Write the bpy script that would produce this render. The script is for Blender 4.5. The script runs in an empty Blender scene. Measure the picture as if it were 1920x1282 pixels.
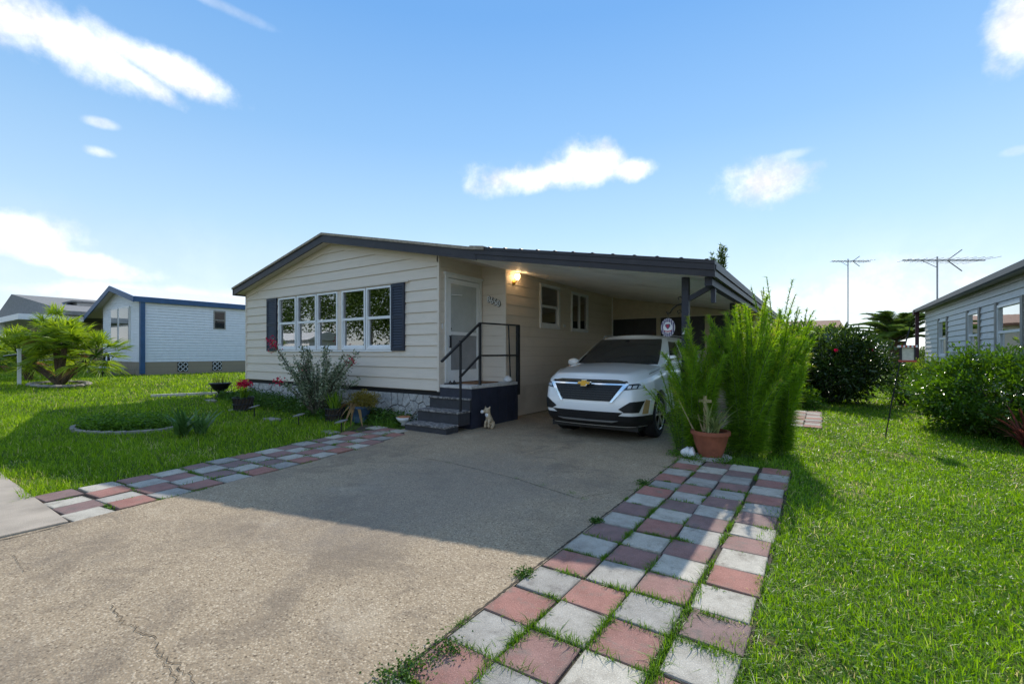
import bpy, bmesh, math, random
import numpy as np
from mathutils import Vector, Matrix

# ------------------------------------------------------------------ camera, world, sun, exposure
# Everything is laid out in survey units (camera height 1.5) and brought to metres by SCALE at the very end.
SCALE = 14.0 / 15.0
sc = bpy.context.scene
F_PX, HZ, YAW, EYE = 860.0, 660.0, math.radians(34.0), 1.5
cam = bpy.data.objects.new('camera', bpy.data.cameras.new('camera'))
sc.collection.objects.link(cam)
cam.location = (0, 0, EYE)
cam.rotation_euler = (math.radians(90), 0, YAW)
cam.data.sensor_width = 36.0
cam.data.lens = 36.0 * F_PX / 1920.0
cam.data.shift_y = (HZ - 641.0) / 1920.0
cam.data.clip_start = 0.05
cam.data.clip_end = 3000.0
sc.camera = cam

SUN_DIR = Vector((-0.15, 1.29, 1.0)).normalized()          # towards the sun
SUN_EL = math.asin(SUN_DIR.z)
SUN_AZ = math.atan2(SUN_DIR.x, SUN_DIR.y)                  # clockwise from +Y
sun = bpy.data.objects.new('sun', bpy.data.lights.new('sun', 'SUN'))
sc.collection.objects.link(sun)
sun.data.energy = 2.5
sun.data.angle = math.radians(0.53)
sun.data.color = (1.0, 0.93, 0.82)
sun.rotation_euler = SUN_DIR.to_track_quat('Z', 'Y').to_euler()

sc.view_settings.view_transform = 'Standard'
sc.view_settings.look = 'None'
sc.view_settings.exposure = 0.95
sc.view_settings.gamma = 1.0
sc.view_settings.use_curve_mapping = False
try:
    sc.cycles.use_denoising = True
    sc.cycles.max_bounces = 12
    sc.cycles.diffuse_bounces = 9
    sc.cycles.transparent_max_bounces = 16
    sc.cycles.caustics_reflective = False
    sc.cycles.caustics_refractive = False
    sc.cycles.sample_clamp_indirect = 6.0
except Exception:
    pass

world = bpy.data.worlds.new('World')
sc.world = world
world.use_nodes = True
SKY_STRENGTH = 0.13

class NT:
    """tiny helper to wire shader nodes"""
    def __init__(self, tree):
        self.t = tree
    def n(self, typ, **kw):
        nd = self.t.nodes.new(typ)
        for k, v in kw.items():
            setattr(nd, k, v)
        return nd
    def link(self, a, b):
        self.t.links.new(a, b)
    def setin(self, nd, idx, v):
        if hasattr(v, 'default_value') or hasattr(v, 'is_linked'):
            self.link(v, nd.inputs[idx])
        elif v is not None:
            nd.inputs[idx].default_value = v
    def math(self, op, a, b=None, c=None, clamp=False):
        nd = self.n('ShaderNodeMath', operation=op)
        nd.use_clamp = clamp
        self.setin(nd, 0, a)
        if b is not None: self.setin(nd, 1, b)
        if c is not None: self.setin(nd, 2, c)
        return nd.outputs[0]
    def maprange(self, v, a, b, c=0.0, d=1.0, smooth=True):
        nd = self.n('ShaderNodeMapRange')
        nd.interpolation_type = 'SMOOTHSTEP' if smooth else 'LINEAR'
        self.setin(nd, 0, v)
        for i, x in enumerate((a, b, c, d)):
            nd.inputs[i + 1].default_value = x
        return nd.outputs[0]
    def noise(self, vec, scale, detail=3.0, rough=0.55, dist=0.0):
        nd = self.n('ShaderNodeTexNoise')
        if vec is not None: self.link(vec, nd.inputs['Vector'])
        nd.inputs['Scale'].default_value = scale
        nd.inputs['Detail'].default_value = detail
        nd.inputs['Roughness'].default_value = rough
        nd.inputs['Distortion'].default_value = dist
        return nd.outputs[0]
    def voro(self, vec, scale, feature='F1', out='Distance', rnd=1.0):
        nd = self.n('ShaderNodeTexVoronoi', feature=feature)
        if vec is not None: self.link(vec, nd.inputs['Vector'])
        nd.inputs['Scale'].default_value = scale
        nd.inputs['Randomness'].default_value = rnd
        return nd.outputs[out]
    def mix(self, fac, a, b, mode='MIX'):
        nd = self.n('ShaderNodeMix', data_type='RGBA', blend_type=mode)
        self.setin(nd, 0, fac)
        def c(v):
            return (*v, 1.0) if isinstance(v, tuple) and len(v) == 3 else v
        self.setin(nd, 6, c(a)); self.setin(nd, 7, c(b))
        return nd.outputs[2]
    def ramp(self, fac, stops):
        nd = self.n('ShaderNodeValToRGB')
        el = nd.color_ramp.elements
        while len(el) < len(stops): el.new(0.5)
        for e, (p, c) in zip(el, stops):
            e.position = p; e.color = (*c, 1.0)
        self.setin(nd, 0, fac)
        return nd.outputs[0]
    def coord(self, which='Object'):
        return self.n('ShaderNodeTexCoord').outputs[which]
    def bump(self, height, strength=0.3, dist=0.01):
        nd = self.n('ShaderNodeBump')
        nd.inputs['Strength'].default_value = strength
        nd.inputs['Distance'].default_value = dist
        self.link(height, nd.inputs['Height'])
        return nd.outputs[0]

def px_dir(u, v):
    """direction of a photo pixel in the world (used for cloud bearings and to measure points on known planes)"""
    a = (u - 960.0) / F_PX
    return Vector((-math.sin(YAW) + a * math.cos(YAW), math.cos(YAW) + a * math.sin(YAW), -(v - HZ) / F_PX))

def build_sky():
    w = NT(world.node_tree)
    world.node_tree.nodes.clear()
    out = w.n('ShaderNodeOutputWorld')
    sky = w.n('ShaderNodeTexSky', sky_type='NISHITA')
    sky.sun_disc = False
    sky.sun_elevation = SUN_EL
    sky.sun_rotation = SUN_AZ
    sky.altitude = 0.0
    sky.air_density = 1.0
    sky.dust_density = 0.0
    sky.ozone_density = 1.2
    bg = w.n('ShaderNodeBackground')
    bg.inputs[1].default_value = SKY_STRENGTH
    # bearing and height of the looked-at piece of sky
    d = w.coord('Generated')
    sep = w.n('ShaderNodeSeparateXYZ'); w.link(d, sep.inputs[0])
    az = w.math('ARCTAN2', sep.outputs[0], sep.outputs[1])
    el = w.math('ARCSINE', sep.outputs[2])
    warp = w.noise(d, 9.0, 6.0, 0.62)
    warp2 = w.noise(d, 30.0, 7.0, 0.68)
    wv = w.math('ADD', w.math('MULTIPLY', w.math('SUBTRACT', warp, 0.5), 1.9),
                w.math('MULTIPLY', w.math('SUBTRACT', warp2, 0.5), 0.45))
    inner = w.noise(d, 14.0, 7.0, .65)
    clouds = []           # (u, v, half width px, half height px, tilt deg, density)
    for c in [(120, 70, 175, 56, -14, 1), (300, 122, 150, 36, -12, 1), (10, 30, 120, 60, 0, 1), (265, 150, 70, 26, -22, .9),
              (190, 231, 30, 11, 0, .5), (188, 286, 24, 12, 0, .55), (20, 440, 110, 52, 0, 1), (150, 495, 135, 27, -6, .9),
              (985, 335, 118, 34, 2, 1), (1060, 325, 90, 34, 0, 1), (1105, 308, 88, 42, -4, 1), (1185, 318, 52, 24, 0, 1), (1432, 340, 88, 48, -4, 1),
              (1908, 55, 48, 88, 0, 1), (1470, 295, 60, 12, 4, .3), (1720, 520, 190, 46, 0, .42), (1560, 560, 230, 40, 0, .5),
              (300, 560, 260, 30, 0, .6), (1905, 283, 24, 10, 0, .22), (400, 4, 100, 12, -6, .22)]:
        u, v, a, b, tilt, dens = c
        D = px_dir(u, v).normalized()
        k = 1.0 / (F_PX * math.sqrt(((u - 960) / F_PX) ** 2 + 1 + ((v - HZ) / F_PX) ** 2))
        e = math.asin(D.z)
        clouds.append((math.atan2(D.x, D.y), e, a * k / math.cos(e), b * k, math.radians(tilt), dens))
    total = None
    for a0, e0, sx, sy, tilt, dens in clouds:
        da = w.math('SUBTRACT', az, a0); de = w.math('SUBTRACT', el, e0)
        ct, st = math.cos(tilt), math.sin(tilt)
        x = w.math('MULTIPLY_ADD', da, ct / sx, w.math('MULTIPLY', de, st / sx))
        y = w.math('MULTIPLY_ADD', da, -st / sy, w.math('MULTIPLY', de, ct / sy))
        r = w.math('SQRT', w.math('MULTIPLY_ADD', x, x, w.math('MULTIPLY', y, y)))
        m = w.math('ADD', w.math('SUBTRACT', 1.12, r), w.math('MULTIPLY', wv, 0.9))
        m = w.math('MULTIPLY', w.maprange(m, 0.0, 0.85), dens)
        total = m if total is None else w.math('MAXIMUM', total, m)
    # thin haze of cloud along the horizon
    low = w.math('MULTIPLY', w.maprange(el, 0.30, 0.0), w.maprange(w.noise(d, 5.0, 5.0, .6), .35, .7))
    total = w.math('MAXIMUM', total, w.math('MULTIPLY', low, 0.22))
    # denser clouds added outside the view, as neutral fill for the shaded sides
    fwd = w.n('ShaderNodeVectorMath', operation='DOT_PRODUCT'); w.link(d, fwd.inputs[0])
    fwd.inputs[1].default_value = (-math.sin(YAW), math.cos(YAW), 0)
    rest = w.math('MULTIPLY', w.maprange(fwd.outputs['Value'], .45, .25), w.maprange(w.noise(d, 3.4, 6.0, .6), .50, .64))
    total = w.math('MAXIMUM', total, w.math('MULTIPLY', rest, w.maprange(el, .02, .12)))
    # clear-sky colour by height above the horizon, even all round, over the physical sky
    k = 1.07 / (SKY_STRENGTH * 2 ** sc.view_settings.exposure)
    clear = w.n('ShaderNodeValToRGB')
    stops = [(0, (.80, .87, .95)), (6, (.68, .82, .94)), (14, (.46, .69, .92)), (24, (.27, .52, .86)), (36, (.15, .39, .80)), (60, (.11, .32, .72)), (90, (.09, .28, .66))]
    els = clear.color_ramp.elements
    while len(els) < len(stops): els.new(.5)
    for e_, (p, c) in zip(els, stops):
        e_.position = p / 90; e_.color = (*c, 1)
    w.link(w.math('MULTIPLY', el, 2 / math.pi), clear.inputs[0])
    sca = w.n('ShaderNodeVectorMath', operation='SCALE'); w.link(clear.outputs[0], sca.inputs[0]); sca.inputs['Scale'].default_value = k
    base = w.mix(0.86, sky.outputs[0], sca.outputs[0])
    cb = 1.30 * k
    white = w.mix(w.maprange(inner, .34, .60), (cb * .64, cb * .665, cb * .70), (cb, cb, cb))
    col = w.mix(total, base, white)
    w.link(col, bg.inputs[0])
    w.link(bg.outputs[0], out.inputs[0])
build_sky()

# ------------------------------------------------------------------ measuring helpers
def gpt(u, v, z=0.0):
    r = px_dir(u, v); t = (z - EYE) / r.z
    return Vector((r.x * t, r.y * t, z))
def onY(u, v, Y):
    r = px_dir(u, v); t = Y / r.y
    return Vector((r.x * t, Y, EYE + r.z * t))
def onX(u, v, X):
    r = px_dir(u, v); t = X / r.x
    return Vector((X, r.y * t, EYE + r.z * t))
def tz(x, y=3.0):
    """height of the terrain: level at the drive, rising towards the neighbours on the left"""
    x = np.asarray(x, float); y = np.asarray(y, float)
    h = np.interp(x, [-60, -30, -23.3, -19.6, -16.5, -14, -12, -10, -8.4, -7.0], [.62, .6, .55, .49, .36, .235, .15, .075, .02, 0.0])
    k = np.clip((y + 3.0) / 4.0, 0, 1); k = k * k * (3 - 2 * k)
    return h * k

# ------------------------------------------------------------------ object helpers
COL = sc.collection
MATS = {}
def link(o):
    COL.objects.link(o); return o

def mesh_from(verts, faces, smooth=False, vals=None):
    me = bpy.data.meshes.new('mesh')
    me.from_pydata([tuple(v) for v in verts], [], faces)
    if smooth:
        me.polygons.foreach_set('use_smooth', [True] * len(me.polygons))
    me.update()
    return me

def mesh_np(V, loops, starts, totals, vals=None, smooth=False):
    """fast mesh from numpy arrays"""
    me = bpy.data.meshes.new('mesh')
    me.vertices.add(len(V)); me.vertices.foreach_set('co', np.ascontiguousarray(V, dtype=np.float32).ravel())
    me.loops.add(len(loops)); me.loops.foreach_set('vertex_index', np.ascontiguousarray(loops, dtype=np.int32))
    me.polygons.add(len(starts)); me.polygons.foreach_set('loop_start', np.ascontiguousarray(starts, dtype=np.int32))
    me.polygons.foreach_set('loop_total', np.ascontiguousarray(totals, dtype=np.int32))
    if smooth:
        me.polygons.foreach_set('use_smooth', np.ones(len(starts), dtype=bool))
    if vals is not None:
        at = me.attributes.new('v', 'FLOAT', 'POINT')
        at.data.foreach_set('value', np.ascontiguousarray(vals, dtype=np.float32))
    me.update(calc_edges=True)
    return me

def place(name, me, mat, parent=None, loc=None, world_co=True):
    """link a mesh as an object; coordinates given in the world are moved into the parent's frame"""
    o = bpy.data.objects.new(name, me)
    if mat is not None and not me.materials:
        me.materials.append(MATS[mat] if isinstance(mat, str) else mat)
    link(o)
    if parent is not None:
        o.parent = parent
        if world_co:
            p = Vector((0, 0, 0)); q = parent
            while q is not None:
                p += q.location; q = q.parent
            me.transform(Matrix.Translation(-p))
    if loc is not None:
        o.location = loc
    return o

def tag(o, label=None, cat=None, group=None, kind=None):
    if label: o['label'] = label
    if cat: o['category'] = cat
    if group: o['group'] = group
    if kind: o['kind'] = kind
    return o

def thing(name, label, cat, loc=(0, 0, 0), group=None):
    o = bpy.data.objects.new(name, None); link(o)
    o.empty_display_size = 0.1
    o.location = loc
    return tag(o, label, cat, group)

class MB:
    """collects simple solids into one mesh"""
    def __init__(self):
        self.v = []; self.f = []
    def add(self, vs, fs):
        b = len(self.v)
        self.v += [tuple(x) for x in vs]
        self.f += [[i + b for i in f] for f in fs]
        return self
    def box(self, x0, x1, y0, y1, z0, z1):
        vs = [(x, y, z) for z in (z0, z1) for y in (y0, y1) for x in (x0, x1)]
        return self.add(vs, [(0, 2, 3, 1), (4, 5, 7, 6), (0, 1, 5, 4), (2, 6, 7, 3), (0, 4, 6, 2), (1, 3, 7, 5)])
    def obox(self, p, q, w, h, up=(0, 0, 1)):
        """bar of section w x h from p to q"""
        p = Vector(p); q = Vector(q); d = (q - p).normalized(); u = Vector(up)
        s = d.cross(u)
        if s.length < 1e-4: s = d.cross(Vector((1, 0, 0)))
        s.normalize(); u = s.cross(d).normalized()
        vs = [e + s * a * w / 2 + u * b * h / 2 for e in (p, q) for a, b in ((-1, -1), (1, -1), (1, 1), (-1, 1))]
        return self.add(vs, [(0, 3, 2, 1), (4, 5, 6, 7), (0, 1, 5, 4), (1, 2, 6, 5), (2, 3, 7, 6), (3, 0, 4, 7)])
    def tube(self, pts, r, n=8, cap=True):
        pts = [Vector(p) for p in pts]
        rs = r if isinstance(r, (list, tuple, np.ndarray)) else [r] * len(pts)
        b = []; prev = None
        for i, p in enumerate(pts):
            d = (pts[min(i + 1, len(pts) - 1)] - pts[max(i - 1, 0)]).normalized()
            if prev is None:
                s = d.cross(Vector((0, 0, 1)))
                if s.length < 1e-3: s = d.cross(Vector((1, 0, 0)))
            else:
                s = prev - d * prev.dot(d)
            s.normalize(); prev = s
            u = s.cross(d)
            for k in range(n):
                a = 2 * math.pi * k / n
                b.append(p + (s * math.cos(a) + u * math.sin(a)) * rs[i])
        fs = []
        for i in range(len(pts) - 1):
            for k in range(n):
                k2 = (k + 1) % n
                fs.append((i * n + k, i * n + k2, (i + 1) * n + k2, (i + 1) * n + k))
        if cap:
            fs.append(tuple(range(n))); fs.append(tuple(reversed(range((len(pts) - 1) * n, len(pts) * n))))
        return self.add(b, fs)
    def lathe(self, prof, c=(0, 0, 0), n=24, axis='Z'):
        """profile of (radius, height)"""
        b = []; c = Vector(c)
        for r, h in prof:
            for k in range(n):
                a = 2 * math.pi * k / n
                x, y = r * math.cos(a), r * math.sin(a)
                b.append(c + (Vector((x, y, h)) if axis == 'Z' else Vector((h, x, y)) if axis == 'X' else Vector((x, h, y))))
        fs = []
        for i in range(len(prof) - 1):
            for k in range(n):
                k2 = (k + 1) % n
                fs.append((i * n + k, i * n + k2, (i + 1) * n + k2, (i + 1) * n + k))
        fs.append(tuple(reversed(range(n)))); fs.append(tuple(range((len(prof) - 1) * n, len(prof) * n)))
        return self.add(b, fs)
    def prism(self, poly, vec):
        """polygon (3-D points) extruded along vec"""
        n = len(poly); poly = [Vector(p) for p in poly]; vec = Vector(vec)
        vs = poly + [p + vec for p in poly]
        fs = [tuple(range(n)), tuple(reversed(range(n, 2 * n)))]
        for i in range(n):
            j = (i + 1) % n
            fs.append((i, i + n, j + n, j))
        return self.add(vs, fs)
    def mesh(self, smooth=False, bevel=0.0):
        me = mesh_from(self.v, self.f)
        bm = bmesh.new(); bm.from_mesh(me)
        bmesh.ops.recalc_face_normals(bm, faces=bm.faces)
        if bevel > 0:
            bmesh.ops.bevel(bm, geom=list(bm.edges), offset=bevel, segments=1, affect='EDGES', clamp_overlap=True)
        bm.to_mesh(me); bm.free()
        if smooth:
            me.polygons.foreach_set('use_smooth', [True] * len(me.polygons))
        me.update()
        return me
    def build(self, name, mat, parent=None, smooth=False, bevel=0.0, loc=None):
        return place(name, self.mesh(smooth, bevel), mat, parent, loc)

# vegetation as numpy arrays ------------------------------------------------
def unit(a):
    return a / np.maximum(np.linalg.norm(a, axis=1, keepdims=True), 1e-9)

def blades_mesh(P, side, tipdir, L, W, bend, segs=2, vals=None, droop=None, wprof=None):
    """ribbons: root P, horizontal width direction side, rising direction tipdir, bent by vector bend (per blade) with t^2"""
    N = len(P); T = np.linspace(0, 1, segs + 1)
    V = []
    for i, t in enumerate(T):
        c = P + tipdir * (L * t)[:, None] + bend * (L * t * t)[:, None]
        if i == segs:
            V.append(c[:, None, :])
        else:
            w = (W * ((1 - t) ** 0.6 if wprof is None else wprof[i]) * 0.5)[:, None]
            V.append(np.stack([c - side * w, c + side * w], axis=1))
    V = np.concatenate(V, axis=1)                       # N, 2*segs+1, 3
    nv = 2 * segs + 1
    quads = []
    for i in range(segs - 1):
        quads.append([2 * i, 2 * i + 1, 2 * i + 3, 2 * i + 2])
    tri = [2 * (segs - 1), 2 * (segs - 1) + 1, 2 * segs]
    per = [x for q in quads for x in q] + tri
    loops = (np.array(per)[None, :] + (np.arange(N) * nv)[:, None]).ravel()
    tot = np.tile(np.array([4] * len(quads) + [3]), N)
    starts = np.concatenate([[0], np.cumsum(tot)[:-1]])
    vv = None if vals is None else np.repeat(vals, nv)
    return mesh_np(V.reshape(-1, 3), loops, starts, tot, vv)

def leaves_mesh(P, axis, L, W, rng, vals=None, fold=0.25):
    """pointed leaves, folded along the midrib: four outline points and a mid point"""
    N = len(P); axis = unit(axis)
    ref = unit(rng.normal(size=(N, 3)) + np.array([0, 0, .6]))
    side = unit(np.cross(axis, ref)); nor = np.cross(side, axis)
    L = np.broadcast_to(L, (N,))[:, None]; W = np.broadcast_to(W, (N,))[:, None]
    base = P; tip = P + axis * L - nor * L * 0.12
    mid = P + axis * L * 0.45
    l = mid - side * W * .5 + nor * W * fold; r = mid + side * W * .5 + nor * W * fold
    V = np.stack([base, l, tip, r], axis=1)
    per = np.array([0, 1, 2, 0, 2, 3])
    loops = (per[None, :] + (np.arange(N) * 4)[:, None]).ravel()
    tot = np.full(2 * N, 3); starts = np.arange(2 * N) * 3
    vv = np.repeat(rng.random(N) if vals is None else vals, 4)
    return mesh_np(V.reshape(-1, 3), loops, starts, tot, vv)

def crown_points(rng, c, r, n, clumps=60, spread=.34, shell=.55, flat=1.0):
    """positions and outward directions for leaves: clumps spread through an ellipsoid, thinner inside"""
    c = np.array(c, float); r = np.array(r, float)
    d = unit(rng.normal(size=(clumps, 3)))
    rad = (shell + (1 - shell) * rng.random(clumps))[:, None] * (0.82 + 0.36 * rng.random((clumps, 1)))
    cc = d * rad
    cc[:, 2] = np.maximum(cc[:, 2], -0.85)
    k = rng.integers(0, clumps, n)
    q = rng.normal(size=(n, 3)); q = unit(q) * (rng.random((n, 1)) ** .45)
    size = (0.6 + 0.8 * rng.random(clumps))[k][:, None]
    p = cc[k] + q * spread * size
    out = unit(0.5 * unit(cc[k]) + q + np.array([0, 0, .35]) + .5 * rng.normal(size=(n, 3)))
    tone = np.clip(.5 + .28 * (rng.random(clumps)[k] - .5) + .5 * (rng.random(n) - .5), 0, 1)
    return c + p * r, out, tone

# ------------------------------------------------------------------ materials
def newmat(name):
    m = bpy.data.materials.new(name); m.use_nodes = True
    MATS[name] = m
    t = NT(m.node_tree)
    b = m.node_tree.nodes['Principled BSDF']
    return m, t, b

def simple(name, col, rough=.6, metal=0.0, var=.12, scale=6.0, bump=0.0, bscale=60.0, spec=.4, coat=0.0, objvar=0.0, dirt=None):
    """painted / solid surface with slight uneven tone, optional relief and dirt"""
    m, t, b = newmat(name)
    co = t.coord('Object')
    n = t.noise(co, scale, 5.0, .6)
    c = t.mix(t.maprange(n, .25, .75), tuple(x * (1 - var) for x in col), tuple(min(1, x * (1 + var)) for x in col))
    if objvar:
        rnd = t.n('ShaderNodeObjectInfo').outputs['Random']
        hs = t.n('ShaderNodeHueSaturation')
        t.link(t.math('MULTIPLY_ADD', rnd, 2 * objvar, 1 - objvar), hs.inputs['Value'])
        t.link(t.math('MULTIPLY_ADD', rnd, .02, .49), hs.inputs['Hue'])
        t.link(c, hs.inputs['Color']); c = hs.outputs[0]
    if dirt:
        dcol, amt, ds = dirt
        dn = t.maprange(t.noise(co, ds, 6.0, .65), .5, .78)
        c = t.mix(t.math('MULTIPLY', dn, amt), c, dcol)
    t.link(c, b.inputs['Base Color'])
    b.inputs['Roughness'].default_value = rough
    b.inputs['Metallic'].default_value = metal
    b.inputs['Specular IOR Level'].default_value = spec
    if coat: b.inputs['Coat Weight'].default_value = coat; b.inputs['Coat Roughness'].default_value = .05
    if bump:
        t.link(t.bump(t.noise(co, bscale, 4.0, .6), bump, .01), b.inputs['Normal'])
    return m

def leafmat(name, dark, light, trans=.35, rough=.42, tip=None, spec=.35):
    """leaf: tone from the leaf's own value, light shining through"""
    m, t, b = newmat(name)
    at = t.n('ShaderNodeAttribute', attribute_name='v')
    stops = [(0.0, dark), (1.0, light)] if tip is None else [(0.0, dark), (.72, light), (.93, tip), (1.0, tip)]
    c = t.ramp(at.outputs['Fac'], stops)
    t.link(c, b.inputs['Base Color'])
    b.inputs['Roughness'].default_value = rough
    b.inputs['Specular IOR Level'].default_value = spec
    tr = t.n('ShaderNodeBsdfTranslucent')
    hs = t.n('ShaderNodeHueSaturation'); hs.inputs['Value'].default_value = 1.7; hs.inputs['Saturation'].default_value = 1.1; hs.inputs['Hue'].default_value = .485
    t.link(c, hs.inputs['Color']); t.link(hs.outputs[0], tr.inputs['Color'])
    mx = t.n('ShaderNodeMixShader'); mx.inputs[0].default_value = trans
    t.link(b.outputs[0], mx.inputs[1]); t.link(tr.outputs[0], mx.inputs[2])
    t.link(mx.outputs[0], m.node_tree.nodes['Material Output'].inputs[0])
    return m

def glassmat(name, tint=(.55, .6, .62), refl=.10, rough=.01):
    """window pane: dim see-through with a mirror-like reflection that grows at glancing angles"""
    m, t, b = newmat(name)
    m.node_tree.nodes.remove(b)
    tr = t.n('ShaderNodeBsdfTransparent'); tr.inputs[0].default_value = (*tint, 1)
    gl = t.n('ShaderNodeBsdfGlossy'); gl.inputs['Roughness'].default_value = rough; gl.inputs['Color'].default_value = (1, 1, 1, 1)
    fr = t.n('ShaderNodeFresnel'); fr.inputs[0].default_value = 1.5
    wob = t.bump(t.noise(t.coord('Object'), 1.6, 2.0, .5), .05, .02)
    t.link(wob, gl.inputs['Normal'])
    mx = t.n('ShaderNodeMixShader')
    t.link(t.math('MULTIPLY_ADD', fr.outputs[0], 2.2, refl, clamp=True), mx.inputs[0])
    t.link(tr.outputs[0], mx.inputs[1]); t.link(gl.outputs[0], mx.inputs[2])
    t.link(mx.outputs[0], m.node_tree.nodes['Material Output'].inputs[0])
    return m

def mat_siding():
    m, t, b = newmat('siding')
    co = t.coord('Object')
    st = t.n('ShaderNodeMapping'); st.inputs['Scale'].default_value = (.6, .6, 9.0); t.link(co, st.inputs[0])
    g = t.noise(st.outputs[0], 3.0, 6.0, .65)
    c = t.mix(t.maprange(g, .2, .8), (.665, .58, .49), (.735, .645, .55))
    d = t.maprange(t.noise(co, 1.3, 6.0, .7), .52, .8)
    c = t.mix(t.math('MULTIPLY', d, .30), c, (.44, .38, .315))
    rnd = t.n('ShaderNodeObjectInfo').outputs['Random']
    c = t.mix(t.math('MULTIPLY', rnd, .12), c, (.58, .51, .43))
    t.link(c, b.inputs['Base Color']); b.inputs['Roughness'].default_value = .55
    fine = t.n('ShaderNodeMapping'); fine.inputs['Scale'].default_value = (4, 4, 60.0); t.link(co, fine.inputs[0])
    t.link(t.bump(t.noise(fine.outputs[0], 3.0, 4.0, .6), .18, .01), b.inputs['Normal'])
mat_siding()

def mat_drive():
    m, t, b = newmat('aggregate')
    co = t.coord('Object')
    big = t.noise(co, .8, 6.0, .68); mid = t.noise(co, 3.4, 7.0, .72)
    v = t.n('ShaderNodeTexVoronoi', feature='F1'); t.link(co, v.inputs['Vector']); v.inputs['Scale'].default_value = 84.0
    sv = t.n('ShaderNodeSeparateColor'); t.link(v.outputs['Color'], sv.inputs[0])
    peb = t.ramp(sv.outputs[0], [(0, (.19, .14, .085)), (.35, (.36, .28, .185)), (.75, (.48, .385, .265)), (1, (.58, .48, .345))])
    grit = t.noise(co, 210.0, 2.0, .7)
    c = t.mix(t.maprange(v.outputs['Distance'], .38, .62), peb, (.33, .255, .168))
    pit = t.n('ShaderNodeTexVoronoi', feature='F1'); t.link(co, pit.inputs['Vector']); pit.inputs['Scale'].default_value = 42.0
    ps = t.n('ShaderNodeSeparateColor'); t.link(pit.outputs['Color'], ps.inputs[0])
    pm = t.math('MULTIPLY', t.maprange(pit.outputs['Distance'], .36, .16), t.maprange(ps.outputs[1], .62, .75))
    c = t.mix(t.math('MULTIPLY', pm, .85), c, (.10, .072, .045))
    c = t.mix(t.math('MULTIPLY', t.maprange(grit, .56, .74), .6), c, (.15, .112, .075))
    c = t.mix(t.math('MULTIPLY', t.maprange(grit, .42, .3), .3), c, (.62, .54, .43))
    c = t.mix(t.math('MULTIPLY', t.maprange(mid, .5, .78), .5), c, (.225, .175, .122))
    c = t.mix(t.math('MULTIPLY', t.maprange(big, .46, .70), .65), c, (.20, .16, .118))
    blot = t.math('MULTIPLY', t.maprange(t.noise(co, 1.7, 8.0, .75, .6), .47, .62), t.maprange(t.noise(co, .45, 3.0, .5), .38, .58))
    c = t.mix(t.math('MULTIPLY', blot, .5), c, (.165, .13, .095))
    pale = t.maprange(t.noise(co, 1.1, 6.0, .7), .56, .70)
    c = t.mix(t.math('MULTIPLY', pale, .28), c, (.60, .51, .38))
    # oil and tyre darkening where cars stand
    vs = t.n('ShaderNodeVectorMath', operation='SUBTRACT'); t.link(co, vs.inputs[0]); vs.inputs[1].default_value = (-3.3, 3.6, 0)
    sc_ = t.n('ShaderNodeVectorMath', operation='MULTIPLY'); t.link(vs.outputs[0], sc_.inputs[0]); sc_.inputs[1].default_value = (.62, .42, 0)
    ln = t.n('ShaderNodeVectorMath', operation='LENGTH'); t.link(sc_.outputs[0], ln.inputs[0])
    o = t.math('ADD', ln.outputs['Value'], t.math('MULTIPLY', t.math('SUBTRACT', mid, .5), 1.3))
    c = t.mix(t.math('MULTIPLY', t.maprange(o, .95, .35), .35), c, (.20, .175, .155))
    t.link(c, b.inputs['Base Color']); b.inputs['Roughness'].default_value = .85
    b.inputs['Specular IOR Level'].default_value = .25
    h = t.math('ADD', t.math('MULTIPLY', v.outputs['Distance'], -1.0), t.math('MULTIPLY', t.noise(co, 130.0, 3.0, .7), .9))
    t.link(t.bump(h, .45, .006), b.inputs['Normal'])
mat_drive()

def mat_paver(name, lo, hi):
    m, t, b = newmat(name)
    co = t.coord('Object'); oi = t.n('ShaderNodeObjectInfo')
    ad = t.n('ShaderNodeVectorMath', operation='ADD'); t.link(co, ad.inputs[0])
    cb = t.n('ShaderNodeCombineXYZ'); t.link(t.math('MULTIPLY', oi.outputs['Random'], 50.0), cb.inputs[0]); t.link(cb.outputs[0], ad.inputs[1])
    p = ad.outputs[0]
    c = t.mix(t.maprange(t.noise(p, 5.0, 6.0, .7), .25, .75), lo, hi)
    c = t.mix(t.math('MULTIPLY', t.maprange(t.noise(p, 150.0, 2.0, .7), .55, .72), .55), c, tuple(min(1, x * 1.7 + .12) for x in hi))
    c = t.mix(t.math('MULTIPLY', t.maprange(t.noise(p, 95.0, 2.0, .7), .56, .72), .45), c, tuple(x * .35 for x in lo))
    c = t.mix(t.math('MULTIPLY', t.maprange(t.noise(p, 7.0, 6.0, .75), .5, .75), .95), c, (.19, .165, .135))
    edge = t.n('ShaderNodeSeparateXYZ'); t.link(co, edge.inputs[0])
    em = t.math('MAXIMUM', t.math('ABSOLUTE', edge.outputs[0]), t.math('ABSOLUTE', edge.outputs[1]))
    em = t.math('ADD', em, t.math('MULTIPLY', t.math('SUBTRACT', t.noise(p, 18.0, 5.0, .7), .5), .09))
    c = t.mix(t.math('MULTIPLY', t.maprange(em, .115, .155), .5), c, (.13, .115, .09))
    hs = t.n('ShaderNodeHueSaturation')
    t.link(t.math('MULTIPLY_ADD', oi.outputs['Random'], .46, .64), hs.inputs['Value'])
    t.link(t.math('MULTIPLY_ADD', oi.outputs['Random'], .45, .66), hs.inputs['Saturation'])
    t.link(c, hs.inputs['Color']); t.link(hs.outputs[0], b.inputs['Base Color'])
    b.inputs['Roughness'].default_value = .88
    t.link(t.bump(t.noise(p, 120.0, 4.0, .7), .5, .006), b.inputs['Normal'])
mat_paver('paver_white', (.33, .30, .245), (.52, .485, .41))
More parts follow.
